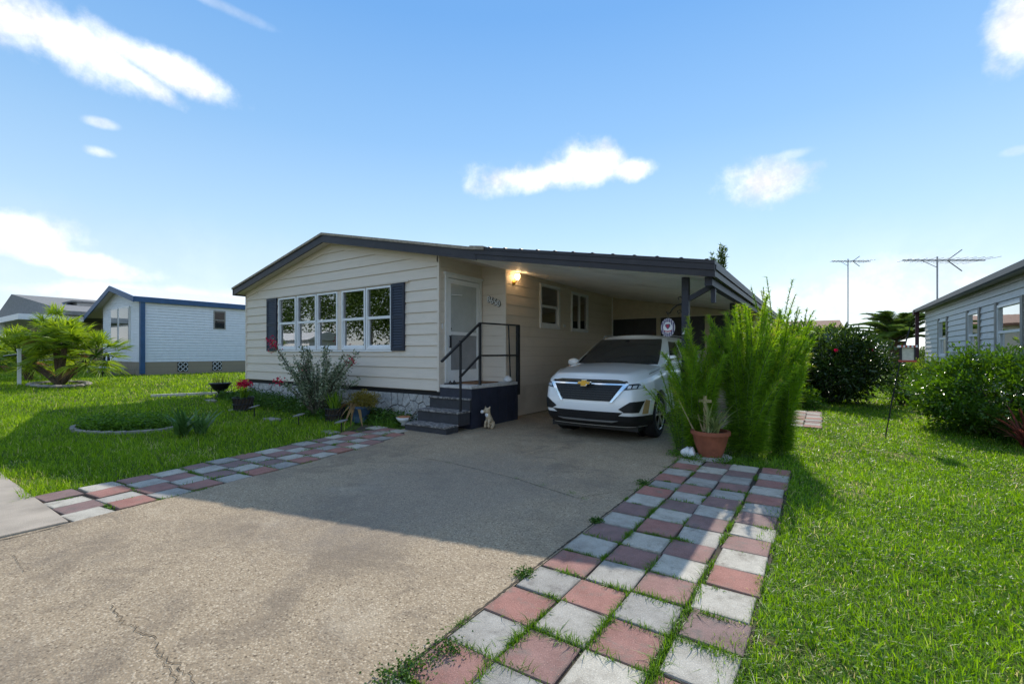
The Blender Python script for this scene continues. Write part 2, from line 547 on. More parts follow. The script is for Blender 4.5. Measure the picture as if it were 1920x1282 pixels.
mat_paver('paver_red', (.24, .108, .085), (.37, .18, .145))

def mat_ground():
    m, t, b = newmat('soil_turf')
    co = t.coord('Object')
    n1 = t.noise(co, .35, 5.0, .6); n2 = t.noise(co, 3.0, 5.0, .65); n3 = t.noise(co, 40.0, 4.0, .7)
    c = t.mix(t.maprange(n2, .3, .7), (.045, .085, .014), (.085, .13, .022))
    c = t.mix(t.math('MULTIPLY', t.maprange(n1, .5, .7), .4), c, (.13, .15, .04))
    c = t.mix(t.math('MULTIPLY', t.maprange(t.noise(co, 1.4, 5.0, .65), .54, .66), .8), c, (.20, .155, .085))
    c = t.mix(t.math('MULTIPLY', t.maprange(n3, .5, .72), .6), c, (.075, .058, .03))
    t.link(c, b.inputs['Base Color']); b.inputs['Roughness'].default_value = .95
    b.inputs['Specular IOR Level'].default_value = .15
    t.link(t.bump(t.math('ADD', n3, n2), .8, .03), b.inputs['Normal'])
mat_ground()

def mat_car():
    m, t, b = newmat('car_white')
    b.inputs['Base Color'].default_value = (.86, .865, .87, 1)
    b.inputs['Roughness'].default_value = .28
    b.inputs['Specular IOR Level'].default_value = .45
    b.inputs['Coat Weight'].default_value = 1.0; b.inputs['Coat Roughness'].default_value = .03
    co = t.coord('Object')
    t.link(t.bump(t.noise(co, 900.0, 1.0, .5), .01, .001), b.inputs['Normal'])
mat_car()

def mat_stonewash():
    m, t, b = newmat('skirt_white')
    co = t.coord('Object')
    oi = t.n('ShaderNodeObjectInfo').outputs['Random']
    c = t.mix(t.maprange(t.noise(co, 12.0, 6.0, .72), .3, .7), (.34, .33, .32), (.68, .67, .65))
    c = t.mix(t.math('MULTIPLY', t.maprange(t.noise(co, 26.0, 5.0, .75), .54, .72), .75), c, (.12, .11, .10))
    c = t.mix(t.math('MULTIPLY', oi, .35), c, (.42, .41, .40))
    t.link(c, b.inputs['Base Color']); b.inputs['Roughness'].default_value = .85
    t.link(t.bump(t.noise(co, 22.0, 6.0, .75), 1.0, .04), b.inputs['Normal'])
mat_stonewash()

def mat_tread():
    m, t, b = newmat('tread')
    co = t.coord('Object')
    w = t.maprange(t.noise(co, 16.0, 6.0, .7), .43, .58)
    c = t.mix(w, (.085, .08, .08), (.30, .285, .27))
    t.link(c, b.inputs['Base Color']); b.inputs['Roughness'].default_value = .85
    t.link(t.bump(t.noise(co, 60.0, 4.0, .7), .4, .01), b.inputs['Normal'])
mat_tread()

def mat_brickwork():
    m, t, b = newmat('skirt_block')
    co = t.coord('Object')
    br = t.n('ShaderNodeTexBrick'); sw = t.n('ShaderNodeMapping'); sw.inputs['Rotation'].default_value = (math.radians(90), 0, math.radians(90))
    t.link(co, sw.inputs[0]); t.link(sw.outputs[0], br.inputs['Vector'])
    br.inputs['Color1'].default_value = (.34, .28, .20, 1); br.inputs['Color2'].default_value = (.42, .35, .26, 1); br.inputs['Mortar'].default_value = (.25, .21, .16, 1)
    br.inputs['Scale'].default_value = 2.2; br.inputs['Mortar Size'].default_value = .012
    c = t.mix(t.math('MULTIPLY', t.noise(co, 8.0, 5.0, .7), .5), br.outputs[0], (.22, .18, .14))
    t.link(c, b.inputs['Base Color']); b.inputs['Roughness'].default_value = .9
mat_brickwork()

def mat_bark(name, a, bcol, sc_=30.0):
    m, t, b = newmat(name)
    co = t.coord('Object'); mp = t.n('ShaderNodeMapping'); mp.inputs['Scale'].default_value = (1, 1, .35); t.link(co, mp.inputs[0])
    n = t.noise(mp.outputs[0], sc_, 5.0, .7)
    t.link(t.mix(t.maprange(n, .3, .7), a, bcol), b.inputs['Base Color']); b.inputs['Roughness'].default_value = .92
    t.link(t.bump(n, .9, .03), b.inputs['Normal'])
mat_bark('bark', (.05, .038, .026), (.16, .125, .09))
mat_bark('palm_bark', (.035, .024, .014), (.15, .10, .06), 45.0)
mat_bark('green_stem', (.06, .12, .02), (.14, .22, .05), 60.0)
mat_bark('twig', (.06, .055, .04), (.17, .15, .11), 60.0)

def mat_emit(name, col, s):
    m, t, b = newmat(name)
    b.inputs['Base Color'].default_value = (*col, 1); b.inputs['Emission Color'].default_value = (*col, 1); b.inputs['Emission Strength'].default_value = s
mat_emit('bulb', (1.0, .66, .32), 7.0)

simple('charcoal', (.040, .041, .048), .6, var=.2, scale=8, bump=.1)
simple('navy', (.026, .030, .050), .5, bump=.06, bscale=30, var=.2)
simple('fascia_navy', (.026, .023, .030), .45, var=.18, scale=3.0, dirt=((.07, .06, .06), .4, 2.0))
simple('navy_shutter', (.020, .028, .050), .5, var=.15)
simple('trim_white', (.74, .74, .73), .4, var=.05)
simple('vinyl_white', (.78, .79, .80), .35, var=.04)
simple('soffit', (.62, .55, .47), .6, var=.06)
simple('ceiling_white', (.87, .845, .81), .5, var=.07, scale=1.5, dirt=((.38, .33, .27), .45, 1.2))
simple('shingle', (.19, .175, .16), .9, var=.3, scale=25.0, bump=.6, bscale=90)
simple('shingle_tan', (.33, .28, .22), .9, var=.3, scale=18.0, bump=.5, bscale=80)
simple('sidewall_paint', (.63, .545, .455), .6, var=.08, scale=2.0, dirt=((.32, .28, .23), .4, 1.6))
simple('dark_gap', (.02, .02, .022), .8)
simple('dark_mortar', (.10, .095, .09), .9)
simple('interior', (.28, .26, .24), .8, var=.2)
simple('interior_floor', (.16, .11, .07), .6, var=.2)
simple('fabric_grey', (.34, .33, .31), .9, var=.15, scale=14)
simple('curtain', (.55, .53, .50), .9, var=.15, scale=9)
simple('screen_dark', (.018, .022, .026), .45, var=.2)
simple('black_iron', (.015, .016, .020), .42, var=.3, scale=20)
simple('slab_white', (.52, .50, .48), .8, var=.15, scale=9, bump=.3, dirt=((.2, .17, .15), .6, 7.0))
simple('mat_brown', (.22, .11, .05), .95, var=.25, scale=60, bump=.6, bscale=200)
simple('concrete_walk', (.40, .34, .27), .85, var=.14, scale=2.5, bump=.4, bscale=110, dirt=((.2, .17, .13), .6, 1.2))
simple('crack', (.07, .055, .038), .95, var=.4, scale=30)
simple('sand_joint', (.055, .045, .030), .95, var=.3, scale=20, bump=.5)
simple('asphalt', (.20, .195, .185), .9, var=.2, scale=4, bump=.5, bscale=150)
simple('terracotta', (.27, .085, .045), .75, var=.22, scale=6, bump=.15, dirt=((.10, .045, .03), .6, 4.0))
simple('terracotta_light', (.40, .17, .075), .8, var=.2, scale=9)
simple('soil', (.045, .032, .022), .95, var=.35, scale=30, bump=.8)
simple('white_glaze', (.74, .74, .75), .35, var=.08, dirt=((.25, .23, .2), .4, 14.0))
simple('blue_pot', (.035, .075, .14), .5, var=.2, scale=8)
simple('bleached_wood', (.48, .36, .22), .8, var=.25, scale=16)
simple('plastic_black', (.012, .012, .013), .45, var=.2)
simple('grille_black', (.02, .02, .022), .38, var=.1)
simple('door_pane_upper', (.46, .48, .47), .22, var=.06, coat=.6)
simple('door_pane_lower', (.27, .275, .29), .25, var=.12, scale=3, coat=.6)
simple('tyre', (.015, .015, .016), .85, var=.2, bump=.3, bscale=120)
simple('alloy', (.55, .56, .58), .28, metal=.9, var=.05)
simple('chrome', (.82, .83, .85), .12, metal=1.0, var=.02)
simple('silver_paint', (.46, .47, .49), .32, metal=.7, var=.04)
simple('gold', (.72, .42, .07), .28, metal=.6, var=.06)
simple('headlamp_dark', (.028, .03, .036), .12, var=.1, coat=1.0)
simple('lens', (.62, .66, .72), .08, var=.04, coat=1.0)
simple('amber', (.45, .30, .14), .25, var=.1)
simple('car_glass', (.022, .026, .031), .04, var=.1, spec=.6, coat=.6)
simple('blue_trim', (.035, .095, .21), .5, var=.12)
simple('blue_white_siding', (.74, .76, .80), .5, var=.05)
simple('cream_wall', (.55, .48, .38), .7, var=.08)
simple('grey_siding', (.58, .58, .57), .5, var=.06)
simple('grey_trim', (.28, .265, .24), .55, var=.08)
simple('burgundy', (.055, .016, .026), .45, var=.15)
simple('roof_white', (.82, .82, .82), .5, var=.04)
simple('roof_grey', (.22, .215, .205), .85, var=.2, scale=8)
simple('roof_brown', (.23, .115, .075), .85, var=.2, scale=5)
simple('aluminium', (.33, .33, .34), .45, metal=.7, var=.12)
simple('stone_ring', (.27, .25, .22), .9, var=.25, scale=10, bump=.6, bscale=40, objvar=.15)
simple('red_plastic', (.50, .07, .05), .45, var=.12)
simple('feed_clear', (.58, .55, .47), .25, var=.15, scale=20)
simple('dog_tan', (.46, .36, .24), .8, var=.35, scale=30, dirt=((.12, .09, .06), .7, 24.0))
simple('plate_white', (.76, .75, .76), .4, var=.05)
simple('plate_violet', (.10, .075, .17), .5, var=.1)
simple('plate_red', (.42, .03, .06), .5, var=.1)
simple('pink_grey', (.44, .38, .35), .8, var=.1)
glassmat('window_glass', refl=.16)
glassmat('door_glass', (.94, .95, .95), refl=.04)
glassmat('dim_glass', (.32, .34, .35), refl=.08)
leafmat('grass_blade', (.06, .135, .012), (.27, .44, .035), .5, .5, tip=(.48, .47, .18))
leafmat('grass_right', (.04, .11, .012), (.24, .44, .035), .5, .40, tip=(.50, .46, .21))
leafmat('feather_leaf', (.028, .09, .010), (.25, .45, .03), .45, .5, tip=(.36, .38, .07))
leafmat('hibiscus_leaf', (.014, .036, .008), (.055, .11, .018), .22, .26, spec=.6)
leafmat('shrub_leaf', (.022, .06, .010), (.12, .26, .025), .34, .28, spec=.55)
leafmat('lime_leaf', (.08, .15, .02), (.22, .32, .05), .4, .4)
leafmat('palm_leaf', (.07, .14, .014), (.30, .42, .045), .45, .42, tip=(.46, .36, .09))
leafmat('pindo_leaf', (.04, .08, .016), (.16, .25, .05), .3, .45)
leafmat('dead_leaf', (.14, .085, .04), (.40, .25, .10), .35, .7)
leafmat('strap_leaf', (.05, .12, .012), (.20, .33, .035), .35, .4)
leafmat('spider_leaf', (.10, .16, .04), (.46, .48, .22), .35, .4)
leafmat('yucca_leaf', (.045, .11, .03), (.12, .24, .07), .25, .35)
leafmat('grey_leaf', (.035, .075, .025), (.36, .40, .27), .25, .5)
leafmat('cover_leaf', (.025, .07, .012), (.09, .19, .025), .3, .45)
leafmat('weed_leaf', (.05, .12, .012), (.14, .28, .03), .4, .45)
leafmat('tree_leaf', (.03, .06, .010), (.10, .17, .025), .35, .45)
leafmat('red_petal', (.35, .012, .03), (.65, .03, .07), .4, .5)
leafmat('red_leaf', (.07, .022, .02), (.36, .13, .09), .3, .35)
leafmat('moss_leaf', (.10, .11, .02), (.30, .24, .05), .35, .6)

# ------------------------------------------------------------------ the setting
def grid_sheet(name, xs, ys, zf, mat, parent=None):
    X, Y = np.meshgrid(xs, ys); Z = zf(X, Y)
    V = np.stack([X, Y, Z], -1).reshape(-1, 3)
    nx, ny = len(xs), len(ys)
    i = np.arange((nx - 1) * (ny - 1)); r = i // (nx - 1); c = i % (nx - 1); a = r * nx + c
    loops = np.stack([a, a + 1, a + nx + 1, a + nx], 1).ravel()
    me = mesh_np(V, loops, np.arange(len(i)) * 4, np.full(len(i), 4), smooth=True)
    return place(name, me, mat, parent)

xs = np.unique(np.concatenate([np.linspace(-700, -60, 17), np.linspace(-60, -24, 30), np.linspace(-24, 6, 121), np.linspace(6, 60, 20), np.linspace(60, 700, 17)]))
ys = np.unique(np.concatenate([np.linspace(-500, -40, 12), np.linspace(-40, -4, 12), np.linspace(-4, 14, 61), np.linspace(14, 60, 30), np.linspace(60, 900, 20)]))
ground = tag(grid_sheet('ground', xs, ys, lambda x, y: tz(x, y) - .022, 'soil_turf'), 'mown lawn ground around the houses', kind='structure')

DRIVE_L = [(-3.4, -5.42), (1.16, -5.49), (2.1, -5.60), (2.9, -5.71), (3.5, -5.77), (4.3, -5.92), (4.85, -6.0), (5.9, -6.35), (6.2, -6.78)]
def drive_left(y):
    return np.interp(y, [p[0] for p in DRIVE_L], [p[1] for p in DRIVE_L])
poly = [(-1.64, -3.4), (-1.64, 14.6), (-5.9, 14.6), (-5.9, 8.4), (-6.78, 8.4)] + [(x, y) for y, x in reversed(DRIVE_L)]
dm = MB().prism([(x, y, 0.0) for x, y in poly], (0, 0, -.10))
drive = tag(dm.build('driveway', 'aggregate'), 'worn exposed aggregate concrete driveway', kind='structure')

def ribbon(name, pts, w, mat, parent, z=.004, seed=1, jag=.5):
    """a crack or joint: a thin uneven dark strip lying on the slab"""
    r = random.Random(seed); P = []
    for (a, b) in zip(pts[:-1], pts[1:]):
        n = max(2, int((Vector(b) - Vector(a)).length / .022))
        for i in range(n):
            t = i / n
            P.append((a[0] + (b[0] - a[0]) * t + r.uniform(-1, 1) * .012 * jag, a[1] + (b[1] - a[1]) * t + r.uniform(-1, 1) * .012 * jag))
    P.append(pts[-1]); V = []; Fs = []
    for i, p in enumerate(P):
        q = P[min(i + 1, len(P) - 1)]; o = P[max(i - 1, 0)]
        d = Vector((q[0] - o[0], q[1] - o[1])).normalized(); ww = w * r.uniform(.25, 1.0) / 2
        V += [(p[0] - d.y * ww, p[1] + d.x * ww, z), (p[0] + d.y * ww, p[1] - d.x * ww, z)]
        if i: Fs.append((2 * i - 2, 2 * i - 1, 2 * i + 1, 2 * i))
    return place(name, mesh_from(V, Fs), mat, parent)
g2 = lambda u, v: tuple(gpt(u, v)[:2])
ribbon('crack', [g2(210, 1135), g2(235, 1170), g2(285, 1195), g2(300, 1225), g2(340, 1250), g2(365, 1281)], .006, 'crack', drive, seed=3, jag=1.2)
ribbon('crack', [g2(300, 1225), g2(318, 1258), g2(335, 1281)], .004, 'crack', drive, seed=4, jag=1.0)
ribbon('crack', [g2(25, 1040), g2(45, 1072)], .004, 'crack', drive, seed=6)
ribbon('expansion_joint', [g2(770, 855), g2(842, 867), g2(970, 898), g2(1080, 933), (-1.66, 4.95)], .010, 'crack', drive, seed=5, jag=.4)
ribbon('expansion_joint', [g2(126, 983), g2(60, 1000), g2(-80, 1030)], .018, 'crack', drive, seed=8, jag=.3)
ribbon('tar_seam', [(-1.645, 1.0), (-1.655, 3.0), (-1.655, 6.5)], .022, 'crack', drive, z=.0035, seed=9, jag=.3)

walk = tag(grid_sheet('sidewalk', np.linspace(-45, -5.515, 80), np.array([-.35, .3, 1.15]), lambda x, y: tz(x, y) + .012, 'concrete_walk'), 'pale concrete sidewalk beside the drive', kind='structure')
MB().box(-45, -5.515, 1.15, 1.165, -.1, .010).box(-5.515, -5.505, -.35, 1.165, -.08, .010).build('walk_edge', 'concrete_walk', walk)
tag(MB().box(-80, 60, -9.0, -3.45, -.08, -.004).build('road', 'asphalt'), 'asphalt street in front of the houses', kind='structure')

# pavers -----------------------------------------------------------------
def paver_mesh(w, l, h, seed):
    r = random.Random(seed); j = lambda a: a + r.uniform(-.006, .006)
    mb = MB(); mb.prism([(j(-w / 2), j(-l / 2), 0), (j(w / 2), j(-l / 2), 0), (j(w / 2), j(l / 2), 0), (j(-w / 2), j(l / 2), 0)], (0, 0, -h))
    return mb.mesh(bevel=.005)
PV = {k: [paver_mesh(.312, .318, .05, s) for s in range(6)] for k in ('paver_white', 'paver_red')}
for k in PV:
    for m_ in PV[k]: m_.materials.append(MATS[k])
def pave(parent, x, y, z, red, r, sx=1.0, sy=1.0, rot=0.0):
    o = bpy.data.objects.new('paver', r.choice(PV['paver_red' if red else 'paver_white'])); link(o)
    o.parent = parent; o.location = (x, y, z)
    o.rotation_euler = (r.uniform(-.022, .022), r.uniform(-.022, .022), rot + r.choice((0, math.pi / 2, math.pi)) + r.uniform(-.02, .02))
    o.scale = (sx, sy, 1)
    return o
pr = random.Random(11)
path_r = tag(MB().box(-1.662, -.30, -.6, 6.75, -.06, -.012).build('paver_path', 'sand_joint'), 'checkered red and white paver strip along the right of the drive', kind='structure')
COLX = [-1.478, -1.149, -.822, -.476]
for k in range(-6, 16):
    y = 1.64 + .328 * k
    for c, x in enumerate(COLX):
        if c == 3 and (k < 2 or k > 14): 
            if k < 1: continue
        pave(path_r, x + pr.uniform(-.010, .010), y + pr.uniform(-.010, .010) + (.03 if c == 3 else 0), .004 + pr.uniform(-.004, .008), (k + c) % 2 == 0, pr)
path_l = thing('paver_path', 'uneven checkered paver strip between the lawn and the drive', None, (0, 0, 0)); tag(path_l, kind='structure')
bed = []
for k in range(0, 15):
    y = 1.34 + .333 * k
    xr = float(drive_left(y))
    for c in range(4 if k < 13 else 3):
        x = xr - .16 - .309 * c
        pave(path_l, x + pr.uniform(-.02, .02), y + pr.uniform(-.015, .015), float(tz(x, y)) + .004 + pr.uniform(-.006, .010), (k + c) % 2 == 1, pr, .97, .99, math.atan2(.11, 1) + pr.uniform(-.03, .03))
ysb = np.linspace(1.165, 6.2, 24)
V = []; Fs = []
for i, y in enumerate(ysb):
    xr = float(drive_left(y)) + .01
    for q in range(5):
        x = xr - 1.27 * q / 4
        V.append((x, y, float(tz(x, y)) - .014))
    if i:
        for q in range(4): Fs.append(((i - 1) * 5 + q, (i - 1) * 5 + q + 1, i * 5 + q + 1, i * 5 + q))
place('sand_bed', mesh_from(V, Fs), 'sand_joint', path_l)
path_b = tag(MB().box(-.98, .02, 10.9, 13.9, -.06, -.012).build('paver_path', 'sand_joint'), 'small paver pad beside the carport further back', kind='structure')
for k in range(9):
    for c in range(3):
        pave(path_b, -.80 + .329 * c + pr.uniform(-.01, .01), 11.07 + .33 * k, .006, (k + c) % 2 == 0 or pr.random() < .3, pr)

# grass --------------------------------------------------------------------
RNG = np.random.default_rng(7)
def in_view(P, margin=140):
    c, s = math.cos(YAW), math.sin(YAW)
    d = -P[:, 0] * s + P[:, 1] * c; l = P[:, 0] * c + P[:, 1] * s
    u = 960 + F_PX * l / np.maximum(d, .05); v = HZ + F_PX * (EYE - P[:, 2]) / np.maximum(d, .05)
    return (d > .6) & (u > -margin) & (u < 1920 + margin) & (v < 1282 + 160), d

def grow(name, label, mat, x0, x1, y0, y1, dens, keep, hgt, wid, segs=2, flop=.75, parent=None, tone=None):
    """grass over a rectangle, denser and finer near the camera; keep(P) says where it grows"""
    n = int(dens(1.5) * (x1 - x0) * (y1 - y0))
    Ps = []
    for chunk in range(max(1, n // 400000 + 1)):
        m = n // max(1, n // 400000 + 1)
        P = np.stack([RNG.uniform(x0, x1, m), RNG.uniform(y0, y1, m), np.zeros(m)], 1)
        ok, d = in_view(P)
        ok &= RNG.random(m) < np.vectorize(dens)(np.maximum(d, 1.5)) / dens(1.5)
        P = P[ok]; P = P[keep(P)]
        Ps.append(P)
    P = np.concatenate(Ps); N = len(P)
    P[:, 2] = tz(P[:, 0], P[:, 1]) - .025
    _, d = in_view(P)
    k = np.clip(d / 3.0, .8, 6.0) ** .75
    a = RNG.uniform(0, 2 * math.pi, N); side = np.stack([np.cos(a), np.sin(a), np.zeros(N)], 1)
    b = RNG.uniform(0, 2 * math.pi, N); lean = np.abs(RNG.normal(0, flop, N)) * .7
    patch = .5 + .5 * np.sin(P[:, 0] * 1.7 + 1.3 * np.sin(P[:, 1] * 1.1)) * np.sin(P[:, 1] * 1.9 + 1.1 * np.sin(P[:, 0] * 2.3))
    L = hgt * (.55 + .75 * RNG.random(N)) * (.8 + .4 * patch) * (1 + .7 * (RNG.random(N) < .04))
    W = wid * (.7 + .6 * RNG.random(N)) * k
    tip = unit(np.stack([np.cos(b) * lean * .5, np.sin(b) * lean * .5, np.ones(N)], 1))
    bend = np.stack([np.cos(b) * lean, np.sin(b) * lean, -.35 * lean], 1)
    x_, y_ = P[:, 0], P[:, 1]
    dry = np.sin(x_ * 2.9 + 1.7 * np.sin(y_ * 1.3 + .4)) * np.sin(y_ * 2.1 + 1.9 * np.sin(x_ * 1.5)) + .6 * np.sin(x_ * 6.3 + y_ * 5.1) * np.sin(y_ * 7.7 - x_ * 3.9)
    dryk = np.clip((dry - .55) / .5, 0, 1)
    vals = np.clip(.02 + .60 * RNG.random(N) ** 1.2 + .16 * patch + .6 * (RNG.random(N) < .05 + .30 * dryk), 0, 1)
    L = L * (1 - .45 * dryk)
    if tone is not None: vals = np.clip(vals + tone(P), 0, 1)
    me = blades_mesh(P, side, tip, L, W, bend, segs, vals)
    o = place(name, me, mat, parent)
    print(name, N)
    return tag(o, label, 'grass', kind='stuff')

def keep_right(P):
    x, y = P[:, 0], P[:, 1]
    edge = -.37 - .06 * np.sin(y * 3.1) - .05 * np.sin(y * 7.7 + 1) - np.where(y < 2.3, (2.3 - y) * .25, 0)
    far = (y > 6.8) & (x > -1.60)
    pad = (x > -.95) & (x < -.02) & (y > 10.95) & (y < 13.8)
    return ((x > edge) | far) & ~pad & (x < 3.4)
grow('lawn_grass', 'sunlit coarse grass right of the paver strip', 'grass_right', -1.7, 3.6, .8, 34.0,
     lambda d: 6400 if d < 3.4 else 6400 * (3.4 / d) ** 1.7, keep_right, .056, .0066, 3, 1.15)
def keep_left(P):
    x, y = P[:, 0], P[:, 1]
    edge = drive_left(y) - 1.24 - .04 * np.sin(y * 5) - .03 * np.sin(y * 11)
    edge = np.where(y > 5.0, np.minimum(edge, -7.2 - (y - 5.0) * .8), edge)
    house = (x > -14.35) & (y > 6.1)
    lx, ly = (x + 10.78) * .829 + (y - 3.10) * .559, -(x + 10.78) * .559 + (y - 3.10) * .829
    bedm = (lx / .95) ** 2 + (ly / .64) ** 2 < 1
    walkm = y < 1.12 + .05 * np.sin(x * 4)
    blue = (x < -23.3) & (y > 7.0)
    return (x < edge) & ~house & ~bedm & ~walkm & ~blue
grow('lawn_grass', 'lawn grass left of the drive, part shaded by the house', 'grass_blade', -32.0, -6.6, 1.0, 19.0,
     lambda d: 2500 if d < 5.5 else 2500 * (5.5 / d) ** 2.0, keep_left, .085, .0066, 2, .8)

def tufts(name, label, spots, mat, n, hgt, wid, spread, seed, flop=1.0, segs=2):
    r = np.random.default_rng(seed)
    S = np.array(spots, float); k = r.integers(0, len(S), n)
    q = r.normal(size=(n, 2)) * spread
    if S.shape[1] > 3:
        al = S[k, 3] > .5
        q = np.stack([np.where(al, q[:, 0] * 1.7, q[:, 0] * .28), np.where(al, q[:, 1] * .28, q[:, 1] * 1.7)], 1)
    P = np.stack([S[k, 0] + q[:, 0] * S[k, 2], S[k, 1] + q[:, 1] * S[k, 2], np.zeros(n)], 1)
    P[:, 2] = tz(P[:, 0], P[:, 1]) - .008
    a = r.uniform(0, 2 * math.pi, n); b = r.uniform(0, 2 * math.pi, n); lean = np.abs(r.normal(0, flop, n))
    side = np.stack([np.cos(a), np.sin(a), np.zeros(n)], 1)
    tip = unit(np.stack([np.cos(b) * lean * .6, np.sin(b) * lean * .6, np.ones(n)], 1))
    bend = np.stack([np.cos(b) * lean * .8, np.sin(b) * lean * .8, -.4 * lean], 1)
    L = hgt * (.4 + .9 * r.random(n)) * np.sqrt(S[k, 2]); W = wid * (.7 + .6 * r.random(n))
    me = blades_mesh(P, side, tip, L, W, bend, segs, .2 + .6 * r.random(n))
    return tag(place(name, me, mat), label, 'weeds', kind='stuff')
P7 = lambda x, y: gpt(700 + x / 2.3415, 840 + y / 2.3415)
ws = []
for (x, y, s) in [(640, 815, 1.1), (560, 830, .7), (900, 880, 1.6), (820, 860, 1.0), (480, 975, 1.0), (400, 930, .8), (560, 1000, 1.0), (1060, 720, 1.0), (1030, 760, .7), (1190, 640, 1.3),
                  (1290, 690, 1.3), (1390, 650, 1.6), (1350, 750, 1.6), (1290, 860, 1.6), (1230, 960, 1.6), (1200, 520, .9), (860, 548, .8), (1060, 610, .6), (770, 665, .6),
                  (680, 560, .5), (980, 385, .8), (1165, 340, .8), (1220, 232, .6), (1290, 300, .8), (1370, 250, .5), (1390, 160, .5), (1310, 180, .4), (1095, 380, .5),
                  (1350, 320, .6), (1440, 570, 1.0), (1475, 510, .9), (1550, 400, .8), (1570, 340, .8), (1600, 275, .9), (1650, 210, .6), (1690, 130, .6), (1470, 880, 1.1), (1560, 950, 1.2),
                  (960, 815, .7), (740, 820, .7), (1180, 800, .7), (1640, 590, .8), (1520, 730, .8), (1340, 60, .9), (945, 465, .5), (1200, 1010, 1.2)]:
    p = P7(x, y); ws.append((p.x, p.y, s))
XJ = np.array([-1.65, -1.313, -.985, -.65, -.31]); wsn = []
for (x, y, s_) in ws:
    xj = XJ[np.argmin(abs(XJ - x))]; yj = 1.476 + .328 * round((y - 1.476) / .328)
    wsn.append((xj, y, s_, 0) if abs(xj - x) < abs(yj - y) else (x, yj, s_, 1))
for k in range(90):
    wsn.append((pr.choice(list(XJ)), 1.0 + 5.4 * pr.random() ** 1.5, pr.uniform(.25, .6), 0) if pr.random() < .5 else (pr.uniform(-1.6, -.4), 1.476 + .328 * pr.randint(-1, 14), pr.uniform(.25, .6), 1))
ws = wsn
tufts('joint_weeds', 'weeds growing in the joints of the right paver strip', ws, 'weed_leaf', 16000, .06, .0065, .05, 21, 1.2)
wb = [(P7(320, 890).x, P7(320, 890).y, 1.0), (P7(190, 965).x, P7(190, 965).y, 1.0), (P7(90, 1025).x, P7(90, 1025).y, 1.0), (P7(1185, 160).x, P7(1185, 160).y, .9), (P7(980, 325).x, P7(980, 325).y, .6), (P7(665, 555).x, P7(665, 555).y, .7)]
r_ = np.random.default_rng(5)
def clover(name, label, spots, n, seed, h=.05, spread=.045, size=.016, mat='cover_leaf'):
    r = np.random.default_rng(seed); S = np.array(spots, float); k = r.integers(0, len(S), n)
    q = r.normal(size=(n, 2)) * spread
    P = np.stack([S[k, 0] + q[:, 0] * S[k, 2], S[k, 1] + q[:, 1] * S[k, 2], np.zeros(n)], 1)
    P[:, 2] = tz(P[:, 0], P[:, 1]) + r.random(n) * h * S[k, 2]
    ax = unit(r.normal(size=(n, 3)) * np.array([1, 1, .4]) + np.array([0, 0, .25]))
    return tag(place(name, leaves_mesh(P, ax, size * (.7 + .8 * r.random(n)), size * .7, r), mat), label, 'weeds', kind='stuff')
clover('clover_weeds', 'small clover clumps along the edge of the drive', wb, 1500, 31)
wl = []
for k in range(46):
    y = pr.uniform(1.3, 5.9); c = pr.choice([0, 1, 2, 3, 4]); wl.append((float(drive_left(y)) - .309 * c + pr.uniform(-.03, .03), y, pr.uniform(.3, 1.0), 0))
tufts('joint_weeds', 'weeds growing in the joints of the left paver strip', wl + [(float(drive_left(y)) - pr.uniform(.05, 1.2), 1.173 + .333 * round((y - 1.173) / .333), pr.uniform(.3, 1.0), 1) for y in [pr.uniform(1.3, 5.9) for k in range(40)]], 'weed_leaf', 5200, .05, .007, .06, 23, 1.0)
tufts('joint_weeds', 'sparse weeds along the joint across the drive', [(*g2(842, 867), .4), (*g2(970, 896), .5), (*g2(1015, 909), .7), (*g2(1072, 925), .8), (*g2(1095, 934), .6)], 'weed_leaf', 260, .035, .005, .05, 24)

# ------------------------------------------------------------------ the house
def clip_poly(poly, axis, lim, keep_less):
    out = []
    for i in range(len(poly)):
        a, b = poly[i], poly[(i + 1) % len(poly)]
        ia = a[axis] <= lim if keep_less else a[axis] >= lim
        ib = b[axis] <= lim if keep_less else b[axis] >= lim
        if ia: out.append(a)
        if ia != ib:
            t = (lim - a[axis]) / (b[axis] - a[axis])
            out.append((a[0] + (b[0] - a[0]) * t, a[1] + (b[1] - a[1]) * t))
    return out
def clip_rect(poly, s0, s1, z0, z1):
    for ax, lim, less in ((0, s0, False), (0, s1, True), (1, z0, False), (1, z1, True)):
        poly = clip_poly(poly, ax, lim, less)
        if len(poly) < 3: return []
    return poly
def lap_rows(poly, z0, h, openings):
    zt = max(p[1] for p in poly); s0 = min(p[0] for p in poly) - 1; s1 = max(p[0] for p in poly) + 1
    k = 0
    while z0 + k * h < zt - .01:
        za, zb = z0 + k * h, z0 + (k + 1) * h
        cuts = sorted({za, zb} | {z for o in openings for z in o[2:4] if za + .004 < z < zb - .004})
        for a, b in zip(cuts[:-1], cuts[1:]):
            m = (a + b) / 2
            blocks = sorted((o[0], o[1]) for o in openings if o[2] < m < o[3])
            cur = s0
            for ba, bb in blocks + [(s1, s1)]:
                if ba > cur:
                    p = clip_rect(poly, cur, ba, max(a, za + (.012 if h > .2 else .011)), b)
                    if len(p) >= 3: yield p, za, zb
                cur = max(cur, bb)
        k += 1
